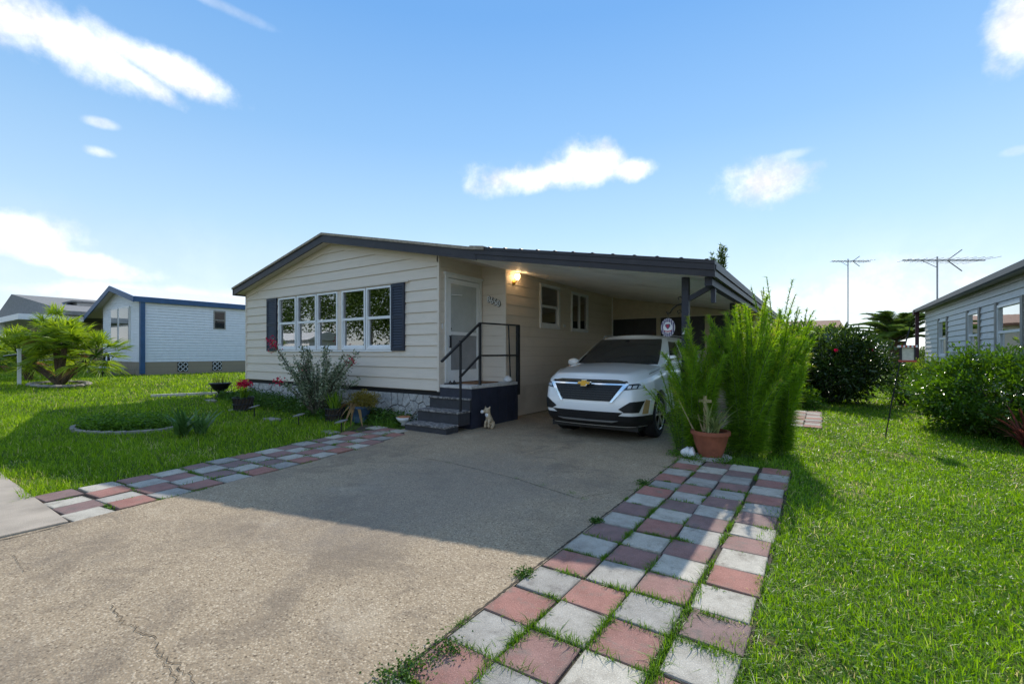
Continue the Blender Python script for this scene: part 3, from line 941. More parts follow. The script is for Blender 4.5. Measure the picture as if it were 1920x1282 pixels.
def lap_wall(parent, O, A, Nn, poly, z0, h, openings=(), mat='siding', proud=.024, joined=None):
    """clapboards: each board leans out towards its lower edge over the one below"""
    O = Vector(O); A = Vector(A); Nn = Vector(Nn)
    for p, za, zb in lap_rows(poly, z0, h, openings):
        fr = []; bk = []
        for s, z in p:
            off = .003 + proud * (zb - z) / (zb - za)
            fr.append(O + A * s + Nn * off + Vector((0, 0, z))); bk.append(O + A * s - Nn * .004 + Vector((0, 0, z)))
        n = len(p); fs = [tuple(range(n)), tuple(reversed(range(n, 2 * n)))] + [(i, i + n, (i + 1) % n + n, (i + 1) % n) for i in range(n)]
        if joined is not None: joined.add(fr + bk, fs)
        else: MB().add(fr + bk, fs).build('siding_board', mat, parent)

YF, XL, XA, XB, YN, YE, YBK = 6.96, -14.29, -6.5, -5.83, 8.38, 14.65, 20.3
RX, RZ = -10.06, 4.40                       # ridge
def roof_z(x):
    return RZ - (RX - x) * .2225 if x < RX else RZ - (x - RX) * .2025
def port_z(x):                              # top of the carport roof
    return 3.46 + (x + 5.39) * (2.74 - 3.46) / (-1.19 + 5.39)
def ceil_z(x):
    return port_z(x) - .20
ZB = .70                                    # bottom of the siding
house = thing('mobile_home', 'beige clapboard mobile home with navy trim and attached carport', 'house', (-10, 7, 0))

# windows of the front: measured on the front wall
WZ0, WZ1, WMID = 1.56, 2.985, 2.285
wb_ = [(524, 556.5), (558.5, 594.5), (596, 634.5), (642.5, 686.5), (688.5, 736)]
WX = [(onY(a, 600, YF).x, onY(b, 600, YF).x) for a, b in wb_]
OPEN_F = [(WX[0][0], WX[-1][1], WZ0, WZ1)]
front_poly = [(XL, ZB), (XA, ZB), (XA, roof_z(XA) - .2), (RX, RZ - .2), (XL, roof_z(XL) - .2)]
wall = MB()
o = OPEN_F[0]
wall.box(XL, o[0], YF, YF + .1, ZB, 3.25).box(o[1], XA, YF, YF + .1, ZB, 3.25).box(o[0], o[1], YF, YF + .1, ZB, o[2]).box(o[0], o[1], YF, YF + .1, o[3], 3.25)
wall.prism([(XL, YF, 3.25), (XA, YF, 3.25), (XA, YF, roof_z(XA) - .1), (RX, YF, RZ - .1), (XL, YF, roof_z(XL) - .1)], (0, .1, 0))
wall_f = wall.build('wall', 'sidewall_paint', house)
lap_wall(wall_f, (0, YF, 0), (1, 0, 0), (0, -1, 0), front_poly, ZB, .2325, [(o[0] - .02, o[1] + .02, o[2] - .02, o[3] + .02)])
# porch side wall with the door, short number wall, long carport wall
DY0, DY1, DZ0, DZ1 = 7.19, 8.27, .86, 3.06
w2 = MB().box(XA - .1, XA, YF + .1, DY0, .6, 3.5).box(XA - .1, XA, DY1, YN + .1, .6, 3.5).box(XA - .1, XA, DY0, DY1, DZ1, 3.5)
wall_d = w2.build('wall', 'sidewall_paint', house)
lap_wall(wall_d, (XA, 0, 0), (0, 1, 0), (1, 0, 0), [(YF, ZB), (YN, ZB), (YN, 3.5), (YF, 3.5)], ZB, .2325, [(DY0, DY1, 0, DZ1)], proud=.012)
w3 = MB().box(XA, XB - .1, YN, YN + .1, .02, 3.46)
wall_n = w3.build('wall', 'sidewall_paint', house)
lap_wall(wall_n, (0, YN, 0), (1, 0, 0), (0, -1, 0), [(XA, ZB), (XB, ZB), (XB, 3.42), (XA, 3.50)], ZB, .2325, proud=.014)
SW = []
for (ua, va, ub, vb) in [(1011.5, 529, 1048, 617), (1070, 545, 1101, 623)]:
    a = onX(ua, va, XB); b = onX(ub, vb, XB)
    SW.append((a.y, b.y, (onX(ub, vb, XB).z), a.z - .03))
w4 = MB(); ya = YN
for (y0, y1, z0, z1) in SW:
    w4.box(XB - .1, XB, ya, y0, .02, 3.44).box(XB - .1, XB, y0, y1, .02, z0).box(XB - .1, XB, y0, y1, z1, 3.44); ya = y1
w4.box(XB - .1, XB, ya, YBK, .02, 3.44)
wall_s = w4.build('wall', 'sidewall_paint', house)
lap_wall(wall_s, (XB, 0, 0), (0, 1, 0), (1, 0, 0), [(YN, ZB + .02), (YE, ZB + .02), (YE, 3.40), (YN, 3.40)], ZB, .2325, SW, proud=.010)
MB().box(XL, XL + .1, YF + .1, YBK, ZB, 3.3).box(XL, XB, YBK, YBK + .1, .05, 3.3).build('wall', 'sidewall_paint', house)
MB().box(XB - .035, XB + .026, YN - .026, YN + .03, .62, 3.40).build('corner_trim', 'siding', house)
MB().box(XA - .03, XA + .026, YF - .03, YF + .028, ZB - .01, 3.47).build('corner_trim', 'siding', house)
MB().box(XL - .026, XL + .03, YF - .03, YF + .02, ZB - .01, 3.28).build('corner_trim', 'siding', house)
MB().box(XB - .02, XB + .03, YE - .03, YE + .03, .02, 3.38).build('corner_trim', 'trim_white', house)
MB().box(XB, XB + .03, YN, YE, 3.365, 3.42).build('wall_moulding', 'sidewall_paint', house)
# painted frieze boards under the gable
for xa, xb in ((XL, RX), (RX, XA)):
    za, zb = roof_z(xa) - .2, roof_z(xb) - .2
    MB().prism([(xa, YF - .03, za - .14), (xb, YF - .03, zb - .14), (xb, YF - .03, zb), (xa, YF - .03, za)], (0, .028, 0)).build('frieze_board', 'siding', house)
# skirting
sk = MB().box(XL, XA, YF + .035, YF + .1, -.1, .60).build('skirting', 'dark_mortar', house)
rk = random.Random(77); seeds = []
ncx, ncz = 36, 3
for i in range(ncx):
    for j in range(ncz):
        seeds.append((XL + (XA - XL) * (i + .5 + rk.uniform(-.42, .42)) / ncx, -.02 + .62 * (j + .5 + rk.uniform(-.38, .38)) / ncz))
def half_plane(poly, mx, mz, nx, nz):
    out = []
    for i in range(len(poly)):
        a, b = poly[i], poly[(i + 1) % len(poly)]
        da = (a[0] - mx) * nx + (a[1] - mz) * nz; db = (b[0] - mx) * nx + (b[1] - mz) * nz
        if da <= 0: out.append(a)
        if (da <= 0) != (db <= 0):
            t = da / (da - db); out.append((a[0] + (b[0] - a[0]) * t, a[1] + (b[1] - a[1]) * t))
    return out
for (sx, sz) in seeds:
    cell = [(max(XL, sx - .4), -.06), (min(XA - .09, sx + .4), -.06), (min(XA - .09, sx + .4), .598), (max(XL, sx - .4), .598)]
    for (ox, oz) in seeds:
        dx, dz = ox - sx, oz - sz; dd = math.hypot(dx, dz)
        if 0 < dd < 1.0: cell = half_plane(cell, sx + dx / 2 - dx / dd * .009, sz + dz / 2 - dz / dd * .009, dx, dz)
        if len(cell) < 3: break
    if len(cell) < 3: continue
    dpt = rk.uniform(.0, .016)
    q = MB().prism([(x, YF + .008 + dpt, z) for x, z in cell], (0, .035, 0)).mesh(bevel=.008)
    place('skirting_stone', q, 'skirt_white', sk)
MB().box(XL, XA, YF + .05, YF + .10, .60, ZB).build('shadow_gap', 'dark_gap', house)
MB().box(XA - .08, XA - .02, YF + .1, YN, -.1, .86).build('skirting', 'navy', house)
# interior seen dimly through the panes
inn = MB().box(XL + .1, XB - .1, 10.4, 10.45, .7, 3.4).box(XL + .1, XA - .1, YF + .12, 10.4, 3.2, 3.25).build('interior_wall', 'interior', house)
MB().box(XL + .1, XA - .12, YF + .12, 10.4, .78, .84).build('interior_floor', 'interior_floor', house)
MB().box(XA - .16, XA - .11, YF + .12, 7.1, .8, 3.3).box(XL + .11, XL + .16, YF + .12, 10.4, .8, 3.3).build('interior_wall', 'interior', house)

def sash_window(parent, x0, x1, z0, z1, zm, P, name='window', fw=.05, slider=False):
    """double-hung window; P maps (s, depth, z) to the world. depth<0 is outwards"""
    def bx(mb, s0, s1, d0, d1, za, zb):
        c = [P(s, d, z) for z in (za, zb) for d in (d0, d1) for s in (s0, s1)]
        mb.add(c, [(0, 2, 3, 1), (4, 5, 7, 6), (0, 1, 5, 4), (2, 6, 7, 3), (0, 4, 6, 2), (1, 3, 7, 5)])
    fr = MB()
    bx(fr, x0, x0 + fw, -.035, .06, z0, z1); bx(fr, x1 - fw, x1, -.035, .06, z0, z1)
    bx(fr, x0 + fw, x1 - fw, -.035, .06, z0, z0 + fw * 1.2); bx(fr, x0 + fw, x1 - fw, -.035, .06, z1 - fw, z1)
    f = fr.build('window', 'vinyl_white', parent)
    a, b = x0 + fw, x1 - fw
    if not slider:
        m = MB(); bx(m, a, b, -.02, .04, zm - .03, zm + .03)
        bx(m, a, a + .03, .0, .045, z0 + fw, zm - .03); bx(m, b - .03, b, .0, .045, z0 + fw, zm - .03); bx(m, a + .03, b - .03, .0, .045, z0 + fw * 1.2, z0 + fw * 1.2 + .05)
        m.build('sash', 'vinyl_white', f)
        g = MB(); bx(g, a, b, .010, .014, zm + .03, z1 - fw); g.build('pane', 'window_glass', f)
        g = MB(); bx(g, a + .03, b - .03, .024, .028, z0 + fw * 1.2 + .05, zm - .03); g.build('pane', 'window_glass', f)
    else:
        sm = (a + b) / 2
        m = MB(); bx(m, sm - .03, sm + .03, -.02, .04, z0 + fw, z1 - fw); m.build('sash', 'vinyl_white', f)
        for q0, q1 in ((a, sm - .03), (sm + .03, b)):
            g = MB(); bx(g, q0, q1, .012, .016, z0 + fw * 1.2, z1 - fw); g.build('pane', 'dim_glass', f)
    return f
PF = lambda s, d, z: (s, YF + d, z)
PS = lambda s, d, z: (XB - d, s, z)
for (a, b) in WX:
    sash_window(house, a, b, WZ0, WZ1, WMID, PF, fw=.045)
mull = (WX[2][1], WX[3][0])
MB().box(mull[0] + .004, mull[1] - .004, YF - .02, YF + .05, WZ0, WZ1).build('mullion', 'siding', house)
for i, (y0, y1, z0, z1) in enumerate(SW):
    sash_window(house, y0 - .01, y1 + .01, z0 - .01, z1 + .01, z0 + (z1 - z0) * .5, PS, fw=.075, slider=(i == 1))
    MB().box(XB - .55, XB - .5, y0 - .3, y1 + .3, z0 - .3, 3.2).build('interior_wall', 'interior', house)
# head trim over the windows and a sill
MB().box(WX[0][0] - .75, WX[-1][1] + .55, YF - .055, YF + .0, WZ1 + .025, WZ1 + .06).build('window_head', 'soffit', house)
MB().box(WX[0][0] - .04, WX[-1][1] + .04, YF - .05, YF + .0, WZ0 - .05, WZ0 - .01).build('window_sill', 'vinyl_white', house)
def shutter(x0, x1):
    z0, z1 = WZ0 - .03, WZ1 + .015
    s = MB().box(x0, x1, YF - .045, YF - .022, z0, z1).build('shutter', 'navy_shutter', house)
    st = MB()
    st.box(x0, x0 + .06, YF - .062, YF - .045, z0, z1).box(x1 - .06, x1, YF - .062, YF - .045, z0, z1)
    zm = (z0 + z1) / 2
    for za in (z0, zm - .04, z1 - .07): st.box(x0 + .06, x1 - .06, YF - .062, YF - .045, za, za + .07)
    st.build('shutter_frame', 'navy_shutter', s)
    for za, zb in ((z0 + .07, zm - .04), (zm + .03, z1 - .07)):
        n = 11
        for k in range(n):
            z = za + (zb - za) * (k + .5) / n
            MB().add([(x0 + .06, YF - .060, z - .022), (x1 - .06, YF - .060, z - .022), (x1 - .06, YF - .046, z + .02), (x0 + .06, YF - .046, z + .02),
                      (x0 + .06, YF - .054, z - .028), (x1 - .06, YF - .054, z - .028), (x1 - .06, YF - .04, z + .014), (x0 + .06, YF - .04, z + .014)],
                     [(0, 1, 2, 3), (7, 6, 5, 4), (0, 4, 5, 1), (2, 6, 7, 3), (1, 5, 6, 2), (0, 3, 7, 4)]).build('louvre', 'navy_shutter', s)
shutter(onY(503.5, 600, YF).x, WX[0][0] - .07)
shutter(WX[-1][1] + .01, onY(761, 600, YF).x)
# cushions behind the lowest right panes
for k, (x, z, w) in enumerate([(-8.55, 1.78, .30), (-8.7, 2.05, .26), (-8.15, 1.75, .2)]):
    MB().lathe([(.01, -.09), (w * .7, -.07), (w, 0), (w * .7, .07), (.01, .09)], (x, 7.35, z), 20, 'Y').build('cushion', 'fabric_grey', house, smooth=True)
for (a, b) in WX[:4]:
    c = MB()
    for k in range(10):
        t = a + (b - a) * k / 10 * .22
        c.box(t, t + (b - a) * .018, 7.22 + .03 * (k % 2), 7.25 + .03 * (k % 2), 1.5, 3.0)
    c.build('curtain', 'curtain', house)

# roofs
RY = 6.66
rs = MB()
for xa, xb in ((-14.52, RX), (RX, -5.36)):
    za, zb = roof_z(xa), roof_z(xb)
    rs.prism([(xa, RY - .03, za), (xb, RY - .03, zb), (xb, RY - .03, zb - .055), (xa, RY - .03, za - .055)], (0, YBK + .3 - RY, 0))
roof = rs.build('roof', 'shingle_tan', house)
for xa, xb in ((-14.5, RX), (RX, -5.30)):
    za, zb = roof_z(xa) - .055, roof_z(xb) - .055
    MB().prism([(xa, RY, za), (xb, RY, zb), (xb, RY, zb - .175), (xa, RY, za - .175)], (0, .04, 0)).build('rake_board', 'fascia_navy', house)
MB().prism([(-5.42, RY - .045, roof_z(-5.4) + .02), (-5.10, RY - .045, port_z(-5.1) + .02), (-5.10, RY - .045, port_z(-5.1) - .05), (-5.42, RY - .045, roof_z(-5.4) - .05)], (0, 12, 0)).build('flashing', 'shingle_tan', house)
MB().box(-14.52, -14.46, RY, YBK, roof_z(-14.5) - .23, roof_z(-14.5) - .06).build('fascia', 'fascia_navy', house)
sf = MB()
for xa, xb, yb in ((-14.46, RX, YF), (RX, XA, YF), (XA, XB + .02, YN)):
    za, zb = roof_z(xa) - .20, roof_z(xb) - .20
    sf.prism([(xa, RY + .04, za), (xb, RY + .04, zb), (xb, RY + .04, zb + .03), (xa, RY + .04, za + .03)], (0, yb - RY - .04, 0))
sf.prism([(-14.46, YF, roof_z(-14.46) - .2), (XL, YF, roof_z(XL) - .2), (XL, YF, roof_z(XL) - .17), (-14.46, YF, roof_z(-14.46) - .17)], (0, 13, 0))
sf.build('soffit', 'soffit', house)
PX0, PX1, PYB = -5.36, -1.19, 20.6
pr_ = MB().prism([(PX0, RY - .02, port_z(PX0)), (PX1, RY - .02, port_z(PX1)), (PX1, RY - .02, port_z(PX1) - .05), (PX0, RY - .02, port_z(PX0) - .05)], (0, PYB - RY, 0))
port = pr_.build('carport_roof', 'fascia_navy', house)
for k in range(12):   # ends of the roof ribs along the front edge
    x = -5.0 + k * .335
    MB().prism([(x, RY - .03, port_z(x)), (x + .05, RY - .03, port_z(x + .05)), (x + .04, RY - .03, port_z(x) + .006), (x + .01, RY - .03, port_z(x) + .006)], (0, 13, 0)).build('roof_rib', 'fascia_navy', port)
for d0, d1, y in ((-.055, -.135, RY - .012), (-.138, -.225, RY + .006)):
    MB().prism([(PX0, y, port_z(PX0) + d0), (PX1, y, port_z(PX1) + d0), (PX1, y, port_z(PX1) + d1), (PX0, y, port_z(PX0) + d1)], (0, .03, 0)).build('carport_fascia', 'fascia_navy', house)
for d0, d1, x in ((-.055, -.115, PX1 + .01), (-.118, -.205, PX1 - .012)):
    MB().box(x - .03, x, RY + .04, PYB, port_z(PX1) + d1, port_z(PX1) + d0).build('carport_gutter', 'fascia_navy', house)
for k in range(34):   # ceiling pans, each its own
    y0 = RY + .05 + k * .40
    if y0 > PYB - .4: break
    xa, xb = (XB + .03 if y0 > YN - .1 else XB + .03), PX1 - .06
    mb = MB().prism([(xa, y0 + .008, ceil_z(xa)), (xb, y0 + .008, ceil_z(xb)), (xb, y0 + .008, ceil_z(xb) + .02), (xa, y0 + .008, ceil_z(xa) + .02)], (0, .384, 0))
    mb.build('ceiling_panel', 'ceiling_white', port)
MB().prism([(XB, RY + .05, ceil_z(XB) + .03), (PX1 - .05, RY + .05, ceil_z(PX1 - .05) + .03), (PX1 - .05, RY + .05, ceil_z(PX1 - .05) + .05), (XB, RY + .05, ceil_z(XB) + .05)], (0, 13.5, 0)).build('ceiling_backing', 'dark_gap', port)
# posts, beam and brace
PXp, PYp = -1.70, 7.22
for y in (PYp, 11.6, 16.0):
    MB().box(PXp - .05, PXp + .05, y - .05, y + .05, -.03, ceil_z(PXp) - .001).build('carport_post', 'navy', house)
MB().box(-1.36, -1.26, 6.86, PYB - .2, ceil_z(-1.31) - .13, ceil_z(-1.31) - .006).build('carport_beam', 'navy', house)
MB().obox((PXp + .05, PYp, 2.30), (-1.33, PYp - .02, ceil_z(-1.33) - .10), .06, .07).build('post_brace', 'navy', house)
MB().box(-1.34, -1.28, PYp - .04, PYp + .04, ceil_z(-1.31) - .34, ceil_z(-1.31) - .10).build('beam_hanger', 'navy', house)
# shed wall closing the carport, with dark screened openings
sh = thing('carport_shed', 'cream shed wall with dark screened openings at the back of the carport', 'shed', (-3.6, YE, 0))
MB().prism([(XB + .03, YE, 2.60), (-1.45, YE, 2.60), (-1.45, YE, ceil_z(-1.45) - .02), (XB + .03, YE, ceil_z(XB) - .02)], (0, .08, 0)).build('upper_wall', 'cream_wall', sh)
MB().box(XB + .03, -1.45, YE, YE + .08, .0, 1.55).build('lower_wall', 'cream_wall', sh)
MB().box(-4.35, -4.22, YE, YE + .08, 1.55, 2.60).box(-2.9, -2.75, YE, YE + .08, 1.55, 2.60).box(-1.6, -1.45, YE, YE + .08, 1.55, 2.6).build('mullion', 'cream_wall', sh)
for xa, xb in ((XB + .03, -4.35), (-4.22, -2.9), (-2.75, -1.6)):
    s = MB().box(xa, xb, YE + .03, YE + .05, 1.55, 2.60).build('screen', 'screen_dark', sh)
    MB().box((xa + xb) / 2 - .02, (xa + xb) / 2 + .02, YE + .02, YE + .03, 1.55, 2.60).build('screen_bar', 'black_iron', s)
MB().box(XB + .03, -1.45, YE - .02, YE - .001, 2.585, 2.62).build('ledge', 'soffit', sh)

# front door with storm door
dr = MB()
dr.box(XA - .05, XA + .045, DY0 - .07, DY0, DZ0, DZ1 + .07).box(XA - .05, XA + .045, DY1, DY1 + .07, DZ0, DZ1 + .07).box(XA - .05, XA + .045, DY0, DY1, DZ1, DZ1 + .07)
dr.box(XA - .05, XA + .065, DY0 - .10, DY1 + .10, DZ1 + .07, DZ1 + .11)
fr_ = dr.build('door_frame', 'trim_white', house)
zr = DZ0 + (DZ1 - DZ0) * .47
sd = MB()
sd.box(XA + .0, XA + .03, DY0 + .01, DY0 + .10, DZ0, DZ1 - .01).box(XA + .0, XA + .03, DY1 - .10, DY1 - .01, DZ0, DZ1 - .01)
sd.box(XA + .0, XA + .03, DY0 + .10, DY1 - .10, DZ1 - .11, DZ1 - .01).box(XA + .0, XA + .03, DY0 + .10, DY1 - .10, zr - .03, zr + .04).box(XA + .0, XA + .03, DY0 + .10, DY1 - .10, DZ0, DZ0 + .26)
storm = sd.build('storm_door', 'vinyl_white', house)
MB().box(XA + .012, XA + .016, DY0 + .10, DY1 - .10, zr + .04, DZ1 - .11).build('pane', 'door_pane_upper', storm)
MB().box(XA + .012, XA + .016, DY0 + .10, DY1 - .10, DZ0 + .26, zr - .03).build('pane', 'door_pane_lower', storm)
MB().obox((XA + .06, DY0 + .06, zr - .05), (XA + .06, DY0 + .06, zr - .30), .03, .03).obox((XA + .03, DY0 + .06, zr - .06), (XA + .06, DY0 + .06, zr - .06), .025, .025).obox((XA + .03, DY0 + .06, zr - .29), (XA + .06, DY0 + .06, zr - .29), .025, .025).build('handle', 'black_iron', storm)
MB().obox((XA + .04, DY0 + .12, DZ1 - .35), (XA + .04, DY0 + .45, DZ1 - .33), .02, .02).build('closer', 'vinyl_white', storm)
idr = MB().box(XA - .06, XA - .03, DY0, DY1, DZ0, DZ1)
for za, zb in ((DZ0 + .15, zr - .15), (zr + .05, DZ1 - .2)):
    for ya2, yb2 in ((DY0 + .15, DY0 + .48), (DY0 + .60, DY1 - .15)):
        idr.box(XA - .03, XA - .022, ya2, yb2, za, zb)
idr.build('inner_door', 'trim_white', house)
MB().lathe([(.03, 0), (.035, .02), (.02, .05)], (XA - .03, DY0 + .12, zr + .1), 12, 'X').build('knob', 'black_iron', house)
MB().box(XA + .006, XA + .022, 7.03, 7.06, 1.98, 2.09).build('doorbell', 'white_glaze', house)

# house number
def text_mesh(s, size, ext, fat=0.0):
    cu = bpy.data.curves.new('txt', 'FONT'); cu.body = s; cu.size = size; cu.extrude = ext; cu.align_x = 'CENTER'; cu.align_y = 'CENTER'; cu.resolution_u = 3; cu.offset = fat
    ob = bpy.data.objects.new('txt', cu); link(ob)
    dg = bpy.context.evaluated_depsgraph_get()
    me = bpy.data.meshes.new_from_object(ob.evaluated_get(dg))
    bpy.data.objects.remove(ob); bpy.data.curves.remove(cu)
    return me
for i, ch in enumerate('8650'):
    c = onY(915.5 + i * 6.1, 561.5 + i * 2.6, YN - .05)
    for nm, sz, e, dy, mt in (('house_number', .19, .008, 0, 'white_glaze'), ('number_shadow', .19, .003, .010, 'black_iron')):  # second set: dark outline set behind the digits to imitate their shadow
        me = text_mesh(ch, sz, e, .011 if nm == 'number_shadow' else .002)
        me.transform(Matrix.Rotation(math.radians(90), 4, 'X'))
        bm = bmesh.new(); bm.from_mesh(me); bm.to_mesh(me); bm.free()
        ob = place(nm, me, mt, house, world_co=False)
        ob.location = Vector((c.x + dy * .4, YN - .040 + dy, c.z - dy * .3)) - house.location

# wall lamp, lit
lp = onX(962, 530, XB)
lamp = thing('wall_lamp', 'small lit glass wall lamp on the carport wall', 'lamp', (XB + .01, lp.y, lp.z))
MB().lathe([(.055, 0), (.055, .02), (.03, .035)], (XB + .012, lp.y, lp.z), 16, 'X').build('backplate', 'gold', lamp)
MB().tube([(XB + .04, lp.y, lp.z), (XB + .10, lp.y, lp.z + .02), (XB + .12, lp.y, lp.z + .07)], .012, 8).build('arm', 'gold', lamp)
MB().lathe([(.02, .07), (.055, .12), (.06, .18), (.035, .21)], (XB + .12, lp.y, lp.z - .02), 14).build('shade', 'bulb', lamp, smooth=True)
pl = bpy.data.objects.new('lamp_light', bpy.data.lights.new('lamp_light', 'POINT')); link(pl)
pl.data.energy = .4; pl.data.color = (1.0, .66, .32); pl.data.shadow_soft_size = .05; pl.parent = lamp; pl.location = (.30, 0, .14)
MB().box(XB + .008, XB + .03, onX(1057, 612, XB).y - .06, onX(1057, 612, XB).y + .06, onX(1057, 612, XB).z - .02, onX(1057, 612, XB).z + .05).build('outlet', 'white_glaze', house)

# ------------------------------------------------------------------ steps and landing
steps = thing('front_steps', 'navy wooden front steps with worn treads and landing', 'steps', (-6.1, 6.9, 0))
SX0, SX1 = -6.70, -5.64
SY = [6.20, 6.54, 6.88, 7.20]; SZ = [.14, .37, .60, .84]
for k in range(3):
    MB().box(SX0, SX1, SY[k] + .02, SY[k + 1] + .02 if k < 2 else 6.95, 0 if k == 0 else SZ[k - 1] - .035, SZ[k] - .035).build('riser', 'charcoal', steps)
    MB().box(SX0 - .01, SX1 + .01, SY[k] - .012, min(SY[k + 1] + .02, 6.95 if k == 2 else 99), SZ[k] - .035, SZ[k]).build('tread', 'tread', steps, bevel=.006)
MB().box(XA + .03, SX1, 6.955, 8.60, 0.0, SZ[3] - .06).build('landing_panel', 'navy', steps)
MB().box(XA + .028, SX1 + .012, 6.94, 8.62, SZ[3] - .06, SZ[3]).build('landing', 'slab_white', steps, bevel=.006)
for k in range(5):
    y = 7.25 + k * .3
    MB().box(SX1, SX1 + .008, y - .012, y + .012, .03, SZ[3] - .08).build('batten', 'navy', steps)
rail = MB(); xr_ = SX1 - .03
MB().obox((xr_, 6.66, SZ[1]), (xr_, 6.66, 1.72), .035, .035).build('rail_post', 'black_iron', steps)
MB().obox((xr_, 7.26, SZ[3]), (xr_, 7.26, 2.08), .045, .045).build('rail_post', 'black_iron', steps)
MB().obox((xr_ + .03, 8.60, .55), (xr_ + .03, 8.60, 2.10), .07, .07).build('rail_post', 'black_iron', steps)
MB().obox((xr_ - .05, 8.42, SZ[3]), (xr_ - .02, 8.30, 2.08), .025, .025).build('rail_post', 'black_iron', steps)
MB().obox((xr_, 6.14, 1.33), (xr_, 7.26, 2.08), .045, .035).build('handrail', 'black_iron', steps)
MB().obox((xr_, 7.24, 2.08), (xr_ + .03, 8.64, 2.10), .045, .03).build('handrail', 'black_iron', steps)
MB().obox((xr_, 6.64, 1.02), (xr_, 7.26, 1.43), .035, .035).build('mid_rail', 'black_iron', steps)
MB().obox((xr_, 7.26, 1.43), (xr_ + .03, 8.60, 1.43), .035, .035).build('mid_rail', 'black_iron', steps)
dmt = MB().box(-6.40, -5.86, 7.34, 8.16, SZ[3] + .001, SZ[3] + .018)
tag(dmt.build('doormat', 'mat_brown'), 'brown coir doormat on the landing by the front door', 'doormat')
st = MB().lathe([(.001, -.01), (.085, .0), (.10, .04), (.075, .09), (.03, .125), (.001, .13)], (-5.75, 8.36, SZ[3] + .01), 12)
tag(st.build('white_stone', 'white_glaze', smooth=True), 'white rounded stone on the landing beside the railing', 'stone')
sl = thing('sandals', 'black sandals left by the front door', 'sandals', (-6.40, 7.12, SZ[3]))
for k in (0, 1):
    MB().box(-6.43 + k * .0, -6.20, 7.04 + k * .12, 7.12 + k * .12, SZ[3] + .001, SZ[3] + .02).tube([(-6.30, 7.04 + k * .12, SZ[3] + .02), (-6.30, 7.08 + k * .12, SZ[3] + .07), (-6.30, 7.12 + k * .12, SZ[3] + .02)], .012, 6).build('sandal', 'plastic_black', sl)

# ------------------------------------------------------------------ the car (built in metres, front at y = 0, facing -y)
CS = 1.0 / SCALE
car = thing('parked_car', 'white compact SUV parked nose out under the carport', 'car', (-3.33, 7.16, 0))
I = np.interp
def c_zs(y): return I(y, [0, .12, .3, .7, 1.25, 2.5, 4.2, 4.65], [.985, 1.02, 1.05, 1.10, 1.165, 1.165, 1.18, 1.12])
def c_hw(s): return I(s, [0, .12, .3, .5, .72, .88, 1], [.84, .895, .915, .918, .912, .885, .80])
def c_yF(s): return I(s, [0, .12, .3, .5, .72, .88, 1], [.13, .05, .005, 0, .035, .075, .17])
def c_yR(s): return I(s, [0, .2, .5, .8, 1], [4.52, 4.62, 4.64, 4.60, 4.5])
def bow(q): q = abs(q); return .11 * q ** 2 + .40 * max(0.0, (q - .70) / .30) ** 2.4
def c_front(x, s): return c_yF(s) + bow(min(1, x / c_hw(s)))
def half_ring(hw, yF, yR, corner=True, bowf=bow, rear=.22):
    pts = []
    for q in np.concatenate([np.linspace(0, .7, 8), np.linspace(.75, 1, 9)]):
        pts.append((hw * q, yF + bowf(q)))
    y0 = pts[-1][1]; y1 = yR - rear
    for t in np.linspace(0, 1, 30)[1:]:
        pts.append((hw, y0 + (y1 - y0) * t))
    for a in np.linspace(0, 1, 8)[1:]:
        ang = a * math.pi / 2
        pts.append((hw - rear * .9 * (1 - math.cos(ang)), y1 + rear * math.sin(ang)))
    for q in np.linspace(1, 0, 6)[1:]:
        pts.append(((hw - rear * .9) * q, yR))
    return pts
def loft(levels, zf, crown, hwf, yFf, yRf, bowf=bow, rear=.22, nx=10, close_bottom=True):
    V = []; Fs = []; rings = []
    for s in levels:
        h = half_ring(hwf(s), yFf(s), yRf(s), bowf=bowf, rear=rear)
        full = h + [(-x, y) for x, y in reversed(h[1:-1])]
        b = len(V); V += [(x, y, zf(s, y)) for x, y in full]; rings.append((b, len(full), h))
    for (b0, n, _), (b1, _, _) in zip(rings[:-1], rings[1:]):
        for k in range(n):
            k2 = (k + 1) % n; Fs.append((b0 + k, b0 + k2, b1 + k2, b1 + k))
    b, n, h = rings[-1]; s = levels[-1]; prev = None
    for i, (x, y) in enumerate(h):
        row = []
        for j in range(nx + 1):
            q = 1 - 2 * j / nx
            if j == 0: row.append(b + i)
            elif j == nx: row.append(b + (n - i) % n)
            elif i in (0, len(h) - 1): row.append(b + i)
            else:
                k = min(1.0, min(i, len(h) - 1 - i) / 6.0)
                V.append((x * q, y, zf(s, y) + crown(y) * (1 - q * q) ** .8 * (k ** .7))); row.append(len(V) - 1)
        if prev:
            for j in range(nx):
                f = [prev[j], prev[j + 1], row[j + 1], row[j]]; f = list(dict.fromkeys(f))
                if len(f) >= 3: Fs.append(tuple(f))
        prev = row
    if close_bottom:
        b, n, _ = rings[0]; Fs.append(tuple(reversed(range(b, b + n))))
    return V, Fs
def car_mesh(V, Fs, smooth=True):
    me = mesh_from([Vector(v) * CS for v in V], Fs)
    bm = bmesh.new(); bm.from_mesh(me); bmesh.ops.recalc_face_normals(bm, faces=bm.faces); bm.to_mesh(me); bm.free()
    if smooth: me.polygons.foreach_set('use_smooth', [True] * len(me.polygons))
    return me
ZB0 = .235
fz = lambda z: z * 1.10 + .008
tub_z = lambda s, y: ZB0 + s * (c_zs(y) - ZB0)
V, Fs = loft([0, .06, .12, .2, .3, .4, .5, .61, .72, .8, .88, .93, .97, 1.0], tub_z, lambda y: I(y, [0, .2, .8, 1.4, 4.65], [.0, .03, .055, .05, .0]), c_hw, c_yF, c_yR)
tub_me = car_mesh(V, Fs)
